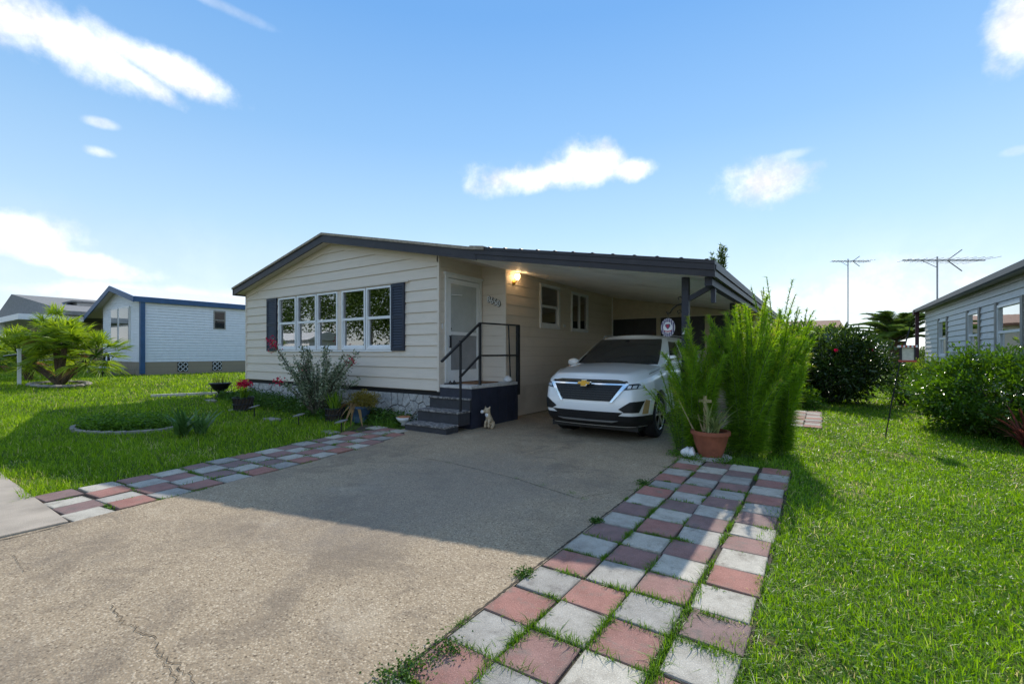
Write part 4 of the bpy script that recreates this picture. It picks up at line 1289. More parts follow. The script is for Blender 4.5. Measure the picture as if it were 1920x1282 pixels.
# wheel arches cut out
tub_tmp = link(bpy.data.objects.new('tub_tmp', tub_me)); cutters = []
WY = (.94, 3.67); WR = .36
for y in WY:
    for sx in (-1, 1):
        cme = MB().lathe([(.405, -.2), (.405, .2)], (sx * .82, y, WR + .02), 36, 'X').mesh()
        cme.transform(Matrix.Scale(CS, 4))
        co_ = link(bpy.data.objects.new('cut_tmp', cme)); cutters.append(co_)
        md = tub_tmp.modifiers.new('b', 'BOOLEAN'); md.object = co_; md.operation = 'DIFFERENCE'; md.solver = 'EXACT'
dg = bpy.context.evaluated_depsgraph_get(); dg.update()
cut_me = bpy.data.meshes.new_from_object(tub_tmp.evaluated_get(dg))
for c in cutters: bpy.data.objects.remove(c)
bpy.data.objects.remove(tub_tmp)
bm = bmesh.new(); bm.from_mesh(cut_me)
for e in bm.edges: 
    if len(e.link_faces) == 2 and e.calc_face_angle(0) > math.radians(38): e.smooth = False
bm.to_mesh(cut_me); bm.free()
cut_me.materials.clear()
body = place('body', cut_me, 'car_white', car, world_co=False)
g_hw = lambda s: I(s, [0, .25, .6, .85, 1], [.855, .83, .755, .69, .615])
g_yF = lambda s: I(s, [0, .3, .7, .92, 1], [1.10, 1.38, 1.78, 2.02, 2.16])
g_yR = lambda s: I(s, [0, .5, .9, 1], [4.50, 4.40, 4.25, 4.12])
g_bow = lambda q: .12 * abs(q) ** 2 + .10 * max(0, (abs(q) - .8) / .2) ** 2
ROOF = 1.70
g_z = lambda s, y: (c_zs(y) - .03) + s * (I(y, [1.0, 2.1, 3.2, 4.5], [ROOF - .02, ROOF, ROOF, ROOF - .05]) - c_zs(y) + .03)
V, Fs = loft([0, .12, .25, .4, .6, .78, .88, .95, 1.0], g_z, lambda y: I(y, [1.9, 2.4, 4.0, 4.4], [.01, .05, .045, .01]), g_hw, g_yF, g_yR, bowf=g_bow, rear=.16, nx=8)
place('cabin', car_mesh(V, Fs), 'car_white', car, world_co=False)

def shell(fn, nu, nv, thick, name, mat, parent, smooth=True):
    """patch fn(u,v)->(outer point, inner point) closed into a thin solid"""
    V = []; Fs = []
    for k in (0, 1):
        for i in range(nu + 1):
            for j in range(nv + 1):
                V.append(fn(i / nu, j / nv, -thick * k))
    idx = lambda k, i, j: k * (nu + 1) * (nv + 1) + i * (nv + 1) + j
    for i in range(nu):
        for j in range(nv):
            Fs.append((idx(0, i, j), idx(0, i + 1, j), idx(0, i + 1, j + 1), idx(0, i, j + 1)))
            Fs.append((idx(1, i, j), idx(1, i, j + 1), idx(1, i + 1, j + 1), idx(1, i + 1, j)))
    for i in range(nu):
        for j in (0, nv): Fs.append((idx(0, i, j), idx(1, i, j), idx(1, i + 1, j), idx(0, i + 1, j)))
    for j in range(nv):
        for i in (0, nu): Fs.append((idx(0, i, j), idx(1, i, j), idx(1, i, j + 1), idx(0, i, j + 1)))
    return place(name, car_mesh(V, Fs, False), mat, parent, world_co=False)
def front_patch(name, mat, c, off, parent=car, nu=8, nv=3, thick=.03):
    """c: corners (x,z) lower-left, lower-right, upper-right, upper-left on the nose"""
    def fn(u, v, o):
        a = Vector(c[0]).lerp(Vector(c[1]), u); b = Vector(c[3]).lerp(Vector(c[2]), u); p = a.lerp(b, v)
        p.y = fz(p.y); s = min(1, max(0, (p.y - ZB0) / (1.015 - ZB0)))
        x = p.x; hw = c_hw(s)
        if abs(x) > hw: x = math.copysign(hw, x)
        y = c_front(abs(x), s)
        out = Vector((math.copysign(min(1, (abs(x) / hw) ** 6), x), -1 + .8 * (abs(x) / hw) ** 6, 0))
        return Vector((x, y, p.y)) + out * (off + o)
    return shell(fn, nu, nv, thick, name, mat, parent)
def both(fn):
    for sx in (1, -1): fn(sx)
lower = front_patch('lower_bumper', 'plastic_black', [(-.90, .215), (.90, .215), (.905, .375), (-.905, .375)], .010, nu=30, nv=4)
front_patch('lower_bumper', 'plastic_black', [(-.52, .37), (.52, .37), (.60, .425), (-.60, .425)], .009, nu=20, nv=2)
for z in (.335, .365, .395):
    front_patch('grille_bar', 'headlamp_dark', [(-.50, z), (.50, z), (.51, z + .010), (-.51, z + .010)], .020, lower, 20, 1, .012)
front_patch('skid_plate', 'silver_paint', [(-.42, .272), (.42, .272), (.52, .300), (-.52, .300)], .026, nu=20, nv=2, thick=.03)
gr = front_patch('grille', 'plastic_black', [(-.40, .575), (.40, .575), (.585, .80), (-.585, .80)], .010, nu=16, nv=5)
for k in range(6):
    z = .60 + k * .034; w = .40 + (z - .575) / .225 * .185 - .02
    front_patch('grille_bar', 'grille_black', [(-w, z), (w, z), (w + .008, z + .013), (-w - .008, z + .013)], .022, gr, 16, 1, .015)
for k in range(-5, 6):
    x = k * .088
    front_patch('grille_bar', 'plastic_black', [(x - .006, .585), (x + .006, .585), (x * 1.1 + .006, .795), (x * 1.1 - .006, .795)], .017, gr, 1, 4, .012)
front_patch('chrome_strip', 'chrome', [(-.64, .802), (.64, .802), (.65, .822), (-.65, .822)], .020, nu=20, nv=1, thick=.02)
front_patch('upper_grille', 'plastic_black', [(-.62, .826), (.62, .826), (.60, .872), (-.60, .872)], .010, nu=20, nv=2)
front_patch('chrome_strip', 'chrome', [(-.60, .848), (.60, .848), (.60, .858), (-.60, .858)], .018, nu=20, nv=1, thick=.02)
def front_side(sx):
    f = lambda pts: [(sx * x, z) for x, z in pts]
    front_patch('chrome_strip', 'chrome', f([(.405, .560), (.440, .560), (.672, .822), (.600, .822)]), .022, nu=3, nv=8, thick=.02)
    hl = front_patch('headlight', 'headlamp_dark', f([(.600, .735), (.84, .758), (.895, .835), (.672, .818)]), .012, nu=10, nv=4)
    for k, x in enumerate((.655, .715, .775)):
        front_patch('lens', 'lens', f([(x, .758), (x + .045, .762), (x + .052, .802), (x + .008, .798)]), .020, hl, 3, 3, .012)
    dl = front_patch('headlight', 'headlamp_dark', f([(.612, .836), (.90, .846), (.908, .905), (.60, .882)]), .012, nu=12, nv=3)
    front_patch('lamp_strip', 'silver_paint', f([(.66, .862), (.89, .876), (.898, .885), (.66, .870)]), .020, dl, 8, 1, .012)
    front_patch('lamp_strip', 'silver_paint', f([(.70, .842), (.895, .853), (.898, .861), (.70, .850)]), .020, dl, 8, 1, .012)
    vt = front_patch('air_vent', 'plastic_black', f([(.60, .425), (.80, .425), (.855, .585), (.735, .575)]), .012, nu=6, nv=4)
    front_patch('air_vent', 'plastic_black', f([(.535, .47), (.62, .425), (.76, .58), (.70, .572)]), .011, nu=6, nv=4)
    front_patch('fog_lamp', 'amber', f([(.83, .405), (.875, .405), (.895, .585), (.862, .600)]), .016, nu=3, nv=4)
    front_patch('lamp_trim', 'car_white', f([(.876, .39), (.90, .39), (.913, .60), (.897, .605)]), .022, nu=2, nv=5)
both(front_side)
# bow-tie badge
bt = [(-.105, -.012), (-.085, .022), (-.032, .022), (-.038, .045), (.052, .045), (.046, .022), (.105, .022), (.085, -.012), (.032, -.012), (.038, -.040), (-.052, -.040), (-.046, -.012)]
V = [(x, -.062, fz(.822) + z) for x, z in bt] + [(x * 1.0, -.02, fz(.822) + z) for x, z in bt]; n = len(bt)
place('badge', car_mesh(V, [tuple(range(n)), tuple(reversed(range(n, 2 * n)))] + [(i, i + n, (i + 1) % n + n, (i + 1) % n) for i in range(n)], False), 'gold', car, world_co=False)
V = [(x * 1.12, -.052, fz(.822) + z * 1.22) for x, z in bt] + [(x * 1.12, -.02, fz(.822) + z * 1.22) for x, z in bt]
place('badge_rim', car_mesh(V, [tuple(range(n)), tuple(reversed(range(n, 2 * n)))] + [(i, i + n, (i + 1) % n + n, (i + 1) % n) for i in range(n)], False), 'chrome', car, world_co=False)
# glazing
def ws(u, v, o):
    s = .10 + .80 * v; q = (2 * u - 1) * .90
    return Vector((g_hw(s) * q, g_yF(s) + g_bow(q) - .010 - o * .8, g_z(s, g_yF(s)) + .008 + o * .5))
wsh = shell(ws, 20, 10, .02, 'windshield', 'car_glass', car)
shell(lambda u, v, o: ws(.47 + .06 * u, .90 + .06 * v, o + .004), 2, 2, .01, 'mirror_mount', 'plastic_black', car)
for x0 in (.16, .52):
    shell(lambda u, v, o: ws(x0 + u * .30, -.02 + .03 * v + u * .015, o + .012), 8, 1, .01, 'wiper', 'plastic_black', car)
def side_glass(sx):
    for (ya, yb, yc, yd) in ((1.72, 2.66, 2.66, 2.18), (2.74, 3.50, 3.42, 2.74), (3.58, 4.10, 3.95, 3.52)):
        def fn(u, v, o):
            s = .16 + .66 * v; y = (ya + (yb - ya) * u) * (1 - v) + (yd + (yc - yd) * u) * v
            return Vector((sx * (g_hw(s) + .006 + o), y, g_z(s, y)))
        shell(fn, 6, 6, .02, 'side_window', 'car_glass', car)
    shell(lambda u, v, o: Vector((sx * (c_hw(.02 + .16 * v) + .012 + o), 1.38 + 1.86 * u, ZB0 + .02 + .10 * v)), 6, 3, .03, 'sill', 'plastic_black', car)
    m = MB().lathe([(.001, -.12), (.055, -.10), (.075, -.03), (.075, .04), (.05, .10), (.001, .115)], (0, 0, 0), 14, 'X').mesh(True)
    m.transform(Matrix.Translation(Vector((sx * 1.0, 1.62, 1.20)) * CS) @ Matrix.Diagonal((CS, CS * .8, CS * 1.05, 1)))
    place('wing_mirror', m, 'car_white', car, world_co=False)
    a = MB().obox((sx * .84, 1.64, 1.165), (sx * .93, 1.63, 1.18), .08, .04).mesh(); a.transform(Matrix.Scale(CS, 4)); place('mirror_stalk', a, 'plastic_black', car, world_co=False)
    h = MB()
    for y in (2.42, 3.32): h.obox((sx * .915, y, 1.02), (sx * .915, y + .18, 1.025), .03, .03)
    hm = h.mesh(); hm.transform(Matrix.Scale(CS, 4)); place('door_handle', hm, 'car_white', car, world_co=False)
    rr = MB().tube([(sx * .60, 2.2, ROOF - .01), (sx * .60, 2.3, ROOF + .035), (sx * .58, 4.0, ROOF + .03), (sx * .56, 4.1, ROOF - .03)], .014, 8).mesh(True)
    rr.transform(Matrix.Scale(CS, 4)); place('roof_rail', rr, 'silver_paint', car, world_co=False)
def seams(sx):
    # shut lines of bonnet and doors
    shell(lambda u, v, o: Vector((sx * (c_hw(.955) + .002 + o), .62 + .55 * u, tub_z(.950 + .010 * v, .62 + .55 * u))), 10, 1, .006, 'shut_line', 'plastic_black', car)
    for y0 in (1.42, 2.70, 3.50):
        shell(lambda u, v, o: Vector((sx * (c_hw(.12 + .82 * u) + .002 + o), y0 + .006 * v, tub_z(.12 + .82 * u, y0))), 12, 1, .006, 'shut_line', 'plastic_black', car)
both(seams)
both(side_glass)
for y in WY:
    for sx in (-1, 1):
        wx = sx * .80
        lin = MB().lathe([(.40, -.17), (.40, .13)], (wx, y, WR + .02), 30, 'X').mesh(); lin.transform(Matrix.Scale(CS, 4))
        place('arch_liner', MB().lathe([(.397, -.02), (.397, .02)], (sx * .64, y, WR + .02), 30, 'X').mesh(), 'plastic_black', car, world_co=False).data.transform(Matrix.Scale(CS, 4))
        bpy.data.meshes.remove(lin)
        t = MB().lathe([(.225, -.10), (.30, -.112), (.335, -.10), (WR, -.07), (WR, .07), (.335, .10), (.30, .112), (.225, .10)], (wx, y, WR), 40, 'X')
        tm = t.mesh(True); tm.transform(Matrix.Scale(CS, 4)); wh = place('wheel', tm, 'tyre', car, world_co=False)
        rm = MB().lathe([(.232, sx * .10), (.236, sx * .108), (.222, sx * .108), (.205, sx * .07), (.20, -sx * .05)], (wx, y, WR), 36, 'X')
        q = rm.mesh(True); q.transform(Matrix.Scale(CS, 4)); place('rim', q, 'alloy', wh, world_co=False)
        sp = MB(); sp.lathe([(.05, sx * .06), (.055, sx * .095), (.03, sx * .105)], (wx, y, WR), 16, 'X')
        for k in range(5):
            for da in (-.16, .16):
                a = k * 2 * math.pi / 5 + .3; b = a + da
                sp.obox((wx + sx * .085, y + .04 * math.cos(a), WR + .04 * math.sin(a)), (wx + sx * .098, y + .218 * math.cos(b), WR + .218 * math.sin(b)), .03, .03, (sx, 0, 0))
        q = sp.mesh(); q.transform(Matrix.Scale(CS, 4)); place('spoke', q, 'alloy', wh, world_co=False)
        q = MB().lathe([(.20, -.03), (.20, -.02)], (wx, y, WR), 24, 'X').mesh(); q.transform(Matrix.Scale(CS, 4)); place('brake_disc', q, 'plastic_black', wh, world_co=False)
q = MB().box(-.75, .75, .3, 4.3, .16, .24).mesh(); q.transform(Matrix.Scale(CS, 4)); place('underbody', q, 'plastic_black', car, world_co=False)

# ------------------------------------------------------------------ small things by the house
# dog statue (one shape): seated, head turned left
def skin_fig(name, nodes, edges, mat, label, cat, loc, sub=2):
    """organic figure grown over a skeleton of joints with radii"""
    me = bpy.data.meshes.new('m'); me.from_pydata([n[0] for n in nodes], edges, []); me.update()
    ob = link(bpy.data.objects.new('tmp', me))
    ob.modifiers.new('s', 'SKIN'); md = ob.modifiers.new('u', 'SUBSURF'); md.levels = sub; md.render_levels = sub
    for i, n in enumerate(nodes):
        r = n[1]; me.skin_vertices[0].data[i].radius = (r, r)
    me.skin_vertices[0].data[0].use_root = True
    dgr = bpy.context.evaluated_depsgraph_get(); dgr.update()
    out = bpy.data.meshes.new_from_object(ob.evaluated_get(dgr)); bpy.data.objects.remove(ob)
    out.polygons.foreach_set('use_smooth', [True] * len(out.polygons)); out.materials.clear()
    return tag(place(name, out, mat, None, loc), label, cat)
dp = gpt(917, 803)
dog = skin_fig('dog_statue', [((0, .06, .09), .075), ((0, .02, .17), .065), ((0, -.02, .25), .05), ((-.005, -.03, .33), .05), ((-.02, -.06, .36), .055), ((-.055, -.10, .345), .032), ((-.085, -.13, .335), .020),
     ((.04, -.06, .14), .028), ((.045, -.075, .015), .024), ((-.04, -.06, .14), .028), ((-.045, -.075, .015), .024),
     ((.075, .03, .05), .042), ((.085, -.05, .018), .025), ((-.075, .03, .05), .042), ((-.085, -.05, .018), .025),
     ((.035, -.04, .40), .02), ((.055, -.035, .44), .010), ((-.045, -.05, .40), .02), ((-.06, -.045, .44), .010), ((.03, .14, .04), .015)],
     [(0, 1), (1, 2), (2, 3), (3, 4), (4, 5), (5, 6), (1, 7), (7, 8), (1, 9), (9, 10), (0, 11), (11, 12), (0, 13), (13, 14), (4, 15), (15, 16), (4, 17), (17, 18), (0, 19)],
     'dog_tan', 'small seated dog statue on the drive beside the steps', 'statue', (dp.x, dp.y, .0))
hd = MB().lathe([(.001, -.03), (.03, -.02), (.04, .0), (.028, .03), (.001, .04)], (dp.x - .012, dp.y - .105, .355), 12)
# white face mask and muzzle of the statue
q = MB().lathe([(.001, -.035), (.03, -.02), (.036, .0), (.026, .025), (.001, .032)], (0, 0, 0), 12, 'Y').mesh(True); place('muzzle', q, 'white_glaze', dog, (-.075, -.125, .336), world_co=False)
q = MB().lathe([(.001, -.06), (.036, -.03), (.043, .0), (.035, .04), (.001, .06)], (0, 0, 0), 12).mesh(True); place('chest_patch', q, 'white_glaze', dog, (-.012, -.048, .275), world_co=False)
for x in (-.028, .012):
    q = MB().lathe([(.001, -.006), (.007, 0), (.001, .006)], (0, 0, 0), 8, 'Y').mesh(True); place('eye', q, 'plastic_black', dog, (x - .012, -.112, .378), world_co=False)

# hanging sign on scroll bracket at the post
zsg = 1.5 + (660 - 614) * 6.8 / 860
brk = thing('scroll_bracket', 'black scroll bracket on the carport post holding the round sign', 'bracket', (PXp - .05, PYp, 2.2))
u = lambda a, b: onY(a, b, PYp)
MB().tube([u(1281, 569), u(1270, 572), u(1261, 579), u(1256, 587), u(1251, 588), u(1250, 584)], .010, 8).build('arm', 'black_iron', brk, smooth=True)
MB().tube([u(1281, 590), u(1275, 581), u(1270, 583), u(1272, 588), u(1276, 586)], .007, 6).build('scroll', 'black_iron', brk, smooth=True)
MB().tube([u(1281, 562), u(1276, 556), u(1271, 558), u(1273, 562)], .007, 6).build('scroll', 'black_iron', brk, smooth=True)
sgc = u(1252.5, 614)
sign = thing('hanging_sign', 'white oval hanging sign with violet stripes and a red crest', 'sign', (sgc.x, PYp, sgc.z))
R1, R2 = 13.0 * 7.0 / 860, 17.5 * 7.0 / 860
def oval(rx, rz, y, n=32): return [(sgc.x + rx * math.cos(2 * math.pi * k / n), y, sgc.z + rz * math.sin(2 * math.pi * k / n)) for k in range(n)]
MB().prism(oval(R1, R2, PYp - .006), (0, .012, 0)).build('plate', 'plate_white', sign)
for k in (-3, -2, -1, 0, 1, 2, 3):
    x = k * R1 * .27; hz = R2 * math.sqrt(max(.05, 1 - (x / R1) ** 2)) * .98
    MB().box(sgc.x + x - .010, sgc.x + x + .010, PYp - .009, PYp - .0065, sgc.z - hz, sgc.z + hz).build('stripe', 'plate_violet', sign)
MB().prism(oval(R1 * .62, R2 * .60, PYp - .012), (0, .003, 0)).build('disc', 'plate_white', sign)
MB().prism([(sgc.x + x, PYp - .015, sgc.z + z) for x, z in ((-.036, .055), (.036, .055), (.040, .02), (.0, -.030), (-.040, .02))], (0, .003, 0)).build('crest', 'plate_violet', sign)
MB().prism([(sgc.x + x, PYp - .018, sgc.z + z) for x, z in ((-.018, .045), (.018, .045), (.020, .018), (.0, -.012), (-.020, .018))], (0, .003, 0)).build('crest', 'plate_red', sign)
MB().prism([(sgc.x + x, PYp - .015, sgc.z + z) for x, z in ((-.062, -.035), (-.03, -.052), (.03, -.052), (.062, -.035), (.045, -.062), (0, -.072), (-.045, -.062))], (0, .003, 0)).build('banner', 'plate_red', sign)
MB().tube([u(1252.5, 597), u(1252.5, 588)], .004, 6).build('hook', 'black_iron', sign)
bh = onY(1285, 624, PYp - .09)
tag(MB().prism([(bh.x - .05, bh.y, bh.z - .02), (bh.x + .05, bh.y, bh.z - .02), (bh.x + .012, bh.y, bh.z + .04), (bh.x - .012, bh.y, bh.z + .04)], (0, .03, 0)).build('wind_ornament', 'white_glaze'), 'small white triangular ornament hung on the carport post', 'ornament')

# terracotta pot group at the post
pp = gpt(1332, 858); pp.z = 0
def pot(name, mat, label, c, R, Hh, soil=True, lip=.02, taper=.62, group=None, seg=28):
    t = thing(name, label, 'pot', c, group)
    MB().lathe([(R * taper, 0), (R * .8, Hh * .35), (R * .93, Hh * .7), (R, Hh * .86), (R + lip, Hh * .86), (R + lip, Hh), (R - .02, Hh), (R - .03, Hh * .86)], c, seg).build('body', mat, t, smooth=False)
    if soil: MB().lathe([(R * .93, 0), (R * .9, .012), (.01, .03)], (c[0], c[1], c[2] + Hh * .86), seg).build('soil', 'soil', t)
    return t
pot('plant_pot', 'terracotta', 'large terracotta pot at the corner of the paver strip', (pp.x, pp.y, .03), .245, .36)
tag(MB().lathe([(.24, 0), (.27, .0), (.28, .03), (.25, .03)], (pp.x, pp.y, .001), 28).build('pot_saucer', 'slab_white'), 'grey saucer under the large terracotta pot', 'saucer')
pot('plant_pot', 'terracotta_light', 'smaller orange rimmed pot behind the large terracotta pot', (pp.x - .17, pp.y + .42, .0), .20, .42)
def strap_plant(name, label, mat, c, n, L, W, seed, lean=(.2, .9), z=0.0, cat='plant', segs=5, group=None, part='leaves', r0=.04, drop=.55):
    r = np.random.default_rng(seed)
    P = np.array(c, float)[None, :] + np.concatenate([r.normal(size=(n, 2)) * r0, np.zeros((n, 1))], 1); P[:, 2] += z
    b = r.uniform(0, 2 * math.pi, n); le = r.uniform(*lean, n)
    dirv = np.stack([np.cos(b), np.sin(b), np.zeros(n)], 1)
    side = np.stack([-np.sin(b), np.cos(b), np.zeros(n)], 1)
    tip = unit(dirv * le[:, None] * .7 + np.array([0, 0, 1.0]))
    bend = dirv * (le * .55)[:, None] + np.array([0, 0, -1.0]) * (le * drop * .6)[:, None]
    LL = L * (.6 + .5 * r.random(n)); WW = W * (.8 + .4 * r.random(n))
    wp = [.7, 1.0, .95, .8, .55, .3, .2][:segs + 1]
    me = blades_mesh(P, side, tip, LL, WW, bend, segs, r.random(n), wprof=wp)
    o = place(name, me, mat)
    return tag(o, label, cat, group)
strap_plant('spider_plant', 'spider plant with long striped leaves in the terracotta pot', 'spider_leaf', (pp.x + .03, pp.y, .36), 60, .58, .022, 3, (.15, 1.1))
tag(MB().tube([(pp.x - .10, pp.y + .02, .34), (pp.x - .17, pp.y + .02, .60)], [.012, .008], 6).tube([(pp.x - .22, pp.y, .36), (pp.x - .43, pp.y - .02, .80)], [.012, .008], 6).build('plant_stakes', 'bleached_wood'), 'thin pale sticks leaning in the terracotta pot', 'stick')
cx = onY(1322, 760, pp.y + .02)
crs = MB(); crs.box(cx.x - .022, cx.x + .022, cx.y - .012, cx.y + .012, .36, cx.z + .14).box(cx.x - .085, cx.x - .022, cx.y - .012, cx.y + .012, cx.z + .045, cx.z + .085).box(cx.x + .022, cx.x + .085, cx.y - .012, cx.y + .012, cx.z + .045, cx.z + .085)
crs.box(cx.x - .012, cx.x + .012, cx.y - .018, cx.y - .012, cx.z - .08, cx.z + .12)
tag(crs.build('wooden_cross', 'bleached_wood', bevel=.003), 'small wooden cross standing in the terracotta pot', 'cross')
fg = gpt(1293, 858)
skin_fig('white_figurine', [((0, 0, .085), .075), ((.07, 0, .08), .06), ((-.07, .0, .09), .06), ((-.13, -.02, .06), .035), ((.06, -.05, .02), .022), ((-.05, -.05, .02), .022), ((.06, .05, .02), .022), ((-.05, .05, .02), .022), ((.0, 0, .13), .05)],
         [(0, 1), (0, 2), (2, 3), (1, 4), (2, 5), (1, 6), (2, 7), (0, 8)], 'white_glaze', 'white ceramic animal figurine lying beside the terracotta pot', 'figurine', (fg.x, fg.y, .0))
clover('clover_weeds', 'clover and low weeds at the foot of the terracotta pots', [(fg.x - .1, fg.y + .02, 1.6), (fg.x + .1, fg.y - .12, 1.4), (fg.x - .2, fg.y + .1, 1.2), (pp.x + .4, pp.y - .15, 1.8), (pp.x + .2, pp.y - .25, 1.2)], 1500, 33, .05, .06, .02, 'weed_leaf')

# feathery shrub --------------------------------------------------------------
def feather(name, label, base, stems, L, spread, seed, mat='feather_leaf', needle=.10, per=420, cat='shrub', group=None, fan=None, wid=.0042):
    r = np.random.default_rng(seed); t = thing(name, label, cat, base, group)
    st = MB(); NP = []; ND = []; NV = []
    B = np.array(base, float)
    for i in range(stems):
        a = r.uniform(0, 2 * math.pi) if fan is None else r.uniform(*fan)
        q = r.random() ** .7
        root = B + np.array([math.cos(a), math.sin(a), 0]) * .16 * r.random() * spread
        ln = L * (.62 + .42 * r.random()) * (1.06 - .32 * q)
        out = np.array([math.cos(a), math.sin(a), 0]) * spread * q
        wob = np.array([r.normal(), r.normal(), 0]) * .10
        top = root + out * 1.0 * ln / L + wob + np.array([0, 0, ln])
        ctl = root + out * .22 - wob * .5 + np.array([0, 0, ln * .60])
        ts = np.linspace(0, 1, 9)
        C = [(1 - k) ** 2 * root + 2 * k * (1 - k) * ctl + k * k * top for k in ts]
        st.tube(C, [.012 * (1 - .8 * k) + .002 for k in ts], 5, False)
        m = int(per * ln / L)
        k = r.random(m) ** .9 * .96 + .04
        p = ((1 - k) ** 2)[:, None] * root + (2 * k * (1 - k))[:, None] * ctl + (k * k)[:, None] * top
        tang = unit((2 * (1 - k))[:, None] * (ctl - root) + (2 * k)[:, None] * (top - ctl))
        rad = unit(np.cross(tang, r.normal(size=(m, 3))))
        d = unit(rad * (1.05 - .35 * k[:, None]) + tang * (.45 + .6 * k[:, None]) + .25 * r.normal(size=(m, 3)))
        NP.append(p); ND.append(np.concatenate([d, (needle * (.35 + .9 * r.random(m)) * (1.15 - .72 * k))[:, None]], 1))
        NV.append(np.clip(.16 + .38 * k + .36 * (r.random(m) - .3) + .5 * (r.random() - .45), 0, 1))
    st.build('stems', 'green_stem', t, smooth=True)
    P = np.concatenate(NP); D = np.concatenate(ND); Vv = np.concatenate(NV); n = len(P)
    side = unit(np.cross(D[:, :3], r.normal(size=(n, 3))))
    bend = np.stack([np.zeros(n), np.zeros(n), -.25 * np.ones(n)], 1) + .15 * r.normal(size=(n, 3))
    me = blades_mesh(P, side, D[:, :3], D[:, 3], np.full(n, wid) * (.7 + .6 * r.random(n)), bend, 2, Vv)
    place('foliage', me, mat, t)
    return t
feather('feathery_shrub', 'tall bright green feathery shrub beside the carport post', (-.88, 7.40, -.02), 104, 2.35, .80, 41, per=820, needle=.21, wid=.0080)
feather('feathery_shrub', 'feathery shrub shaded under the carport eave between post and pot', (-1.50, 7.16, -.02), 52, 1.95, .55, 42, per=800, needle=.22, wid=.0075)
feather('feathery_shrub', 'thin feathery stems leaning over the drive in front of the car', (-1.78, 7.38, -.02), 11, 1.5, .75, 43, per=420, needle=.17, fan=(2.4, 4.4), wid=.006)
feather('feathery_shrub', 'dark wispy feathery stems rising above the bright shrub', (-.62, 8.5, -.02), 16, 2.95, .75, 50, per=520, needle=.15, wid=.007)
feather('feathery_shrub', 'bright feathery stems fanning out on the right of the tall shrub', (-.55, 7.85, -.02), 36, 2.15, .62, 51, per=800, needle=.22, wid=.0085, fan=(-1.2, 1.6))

# ------------------------------------------------------------------ shrubs and trees
def shrub(name, label, c, r, n, leaf, mat, seed, clumps=70, spread=.34, shell=.55, stems=7, group=None, cat='shrub', lw=.5, flowers=None):
    rg = np.random.default_rng(seed)
    base = (c[0], c[1], float(tz(c[0], c[1])) - .02)
    t = thing(name, label, cat, base, group)
    cz = base[2] + r[2] * .98 + c[2]
    st = MB()
    for k in range(stems):
        a = rg.uniform(0, 2 * math.pi); q = rg.uniform(.25, .8)
        p0 = (base[0] + .08 * math.cos(a), base[1] + .08 * math.sin(a), base[2])
        p2 = (c[0] + r[0] * q * math.cos(a), c[1] + r[1] * q * math.sin(a), cz + r[2] * rg.uniform(-.1, .6))
        p1 = ((p0[0] * .6 + p2[0] * .4), (p0[1] * .6 + p2[1] * .4), p0[2] + (p2[2] - p0[2]) * .6)
        st.tube([p0, p1, p2], [.028, .018, .006], 6, False)
    st.build('branches', 'twig', t, smooth=True)
    P, D, T = crown_points(rg, (c[0], c[1], cz), r, n, clumps, spread, shell)
    ok = P[:, 2] > base[2] + .01
    P, D, T = P[ok], D[ok], T[ok]
    place('foliage', leaves_mesh(P, D, leaf * (.6 + .8 * rg.random(len(P))), leaf * lw, rg, T), mat, t)
    if flowers:
        nf, fs = flowers
        for k in range(nf):
            d = rg.normal(size=3); d /= np.linalg.norm(d); d[1] = -abs(d[1])
            fp = np.array([c[0], c[1], cz]) + d * np.array(r) * 1.02
            m = 7; ang = np.linspace(0, 2 * math.pi, m, endpoint=False)
            ax = np.stack([np.cos(ang), -.5 * np.ones(m), np.sin(ang)], 1)
            place('flower', leaves_mesh(np.repeat(fp[None], m, 0), ax, fs, fs * .8, rg), 'red_petal', t)
    return t
shrub('hibiscus_shrub', 'dark glossy hibiscus shrub with a few red flowers beyond the feathery shrub', (.32, 17.0, 0), (1.35, 1.3, 1.08), 9000, .13, 'hibiscus_leaf', 61, 110, .30, .5, flowers=(2, .07))
shrub('rounded_shrub', 'large glossy green shrub against the grey house wall', (2.72, 12.15, .0), (1.16, 1.5, .74), 19000, .085, 'shrub_leaf', 62, 260, .24, .66, stems=12)
shrub('rounded_shrub', 'sparse small shrub beyond the bird feeder', (2.0, 17.6, 0), (.55, .6, .62), 2200, .085, 'shrub_leaf', 63, 50, .33)
shrub('rounded_shrub', 'pale yellow green bush at the far corner of the grey house', (2.8, 19.6, 0), (.5, .8, .62), 2600, .11, 'lime_leaf', 64, 60, .33)
shrub('flowering_shrub', 'leafy shrub with red flowers behind the dark hibiscus', (.15, 21.6, 0), (1.15, 1.2, 1.25), 3600, .14, 'lime_leaf', 65, 70, .33, flowers=(3, .09))
shrub('flowering_shrub', 'light green shrub just right of the carport behind the feathery shrub', (-.75, 20.2, 0), (1.0, 1.1, 1.35), 3600, .14, 'shrub_leaf', 66, 70, .33)
shrub('small_weed_bush', 'low weed bush at the foot of the dark hibiscus', (-.35, 14.9, 0), (.42, .4, .30), 700, .10, 'weed_leaf', 67, 24, .4)
strap_plant('cordyline', 'plant with arching red brown leaves at the right edge of the big shrub', 'red_leaf', (2.72, 10.55, .0), 70, .75, .035, 68, (.3, 1.3), cat='plant')
for i, (x, y, rx, h, lab) in enumerate([(7.5, 46, 4.5, .85, 'low far hedge mass behind the pindo palm'), (13.5, 48, 5, 1.2, 'far green bush to the right behind the grey house'), (1.5, 50, 4, 1.2, 'far green bush beneath the brown roof')]):
    shrub('far_bush', lab, (x, y, 0), (rx, 2.2, h), 3600, .22, 'tree_leaf', 70 + i, 60, .33)
sp = onX(1350, 480, -3.4)
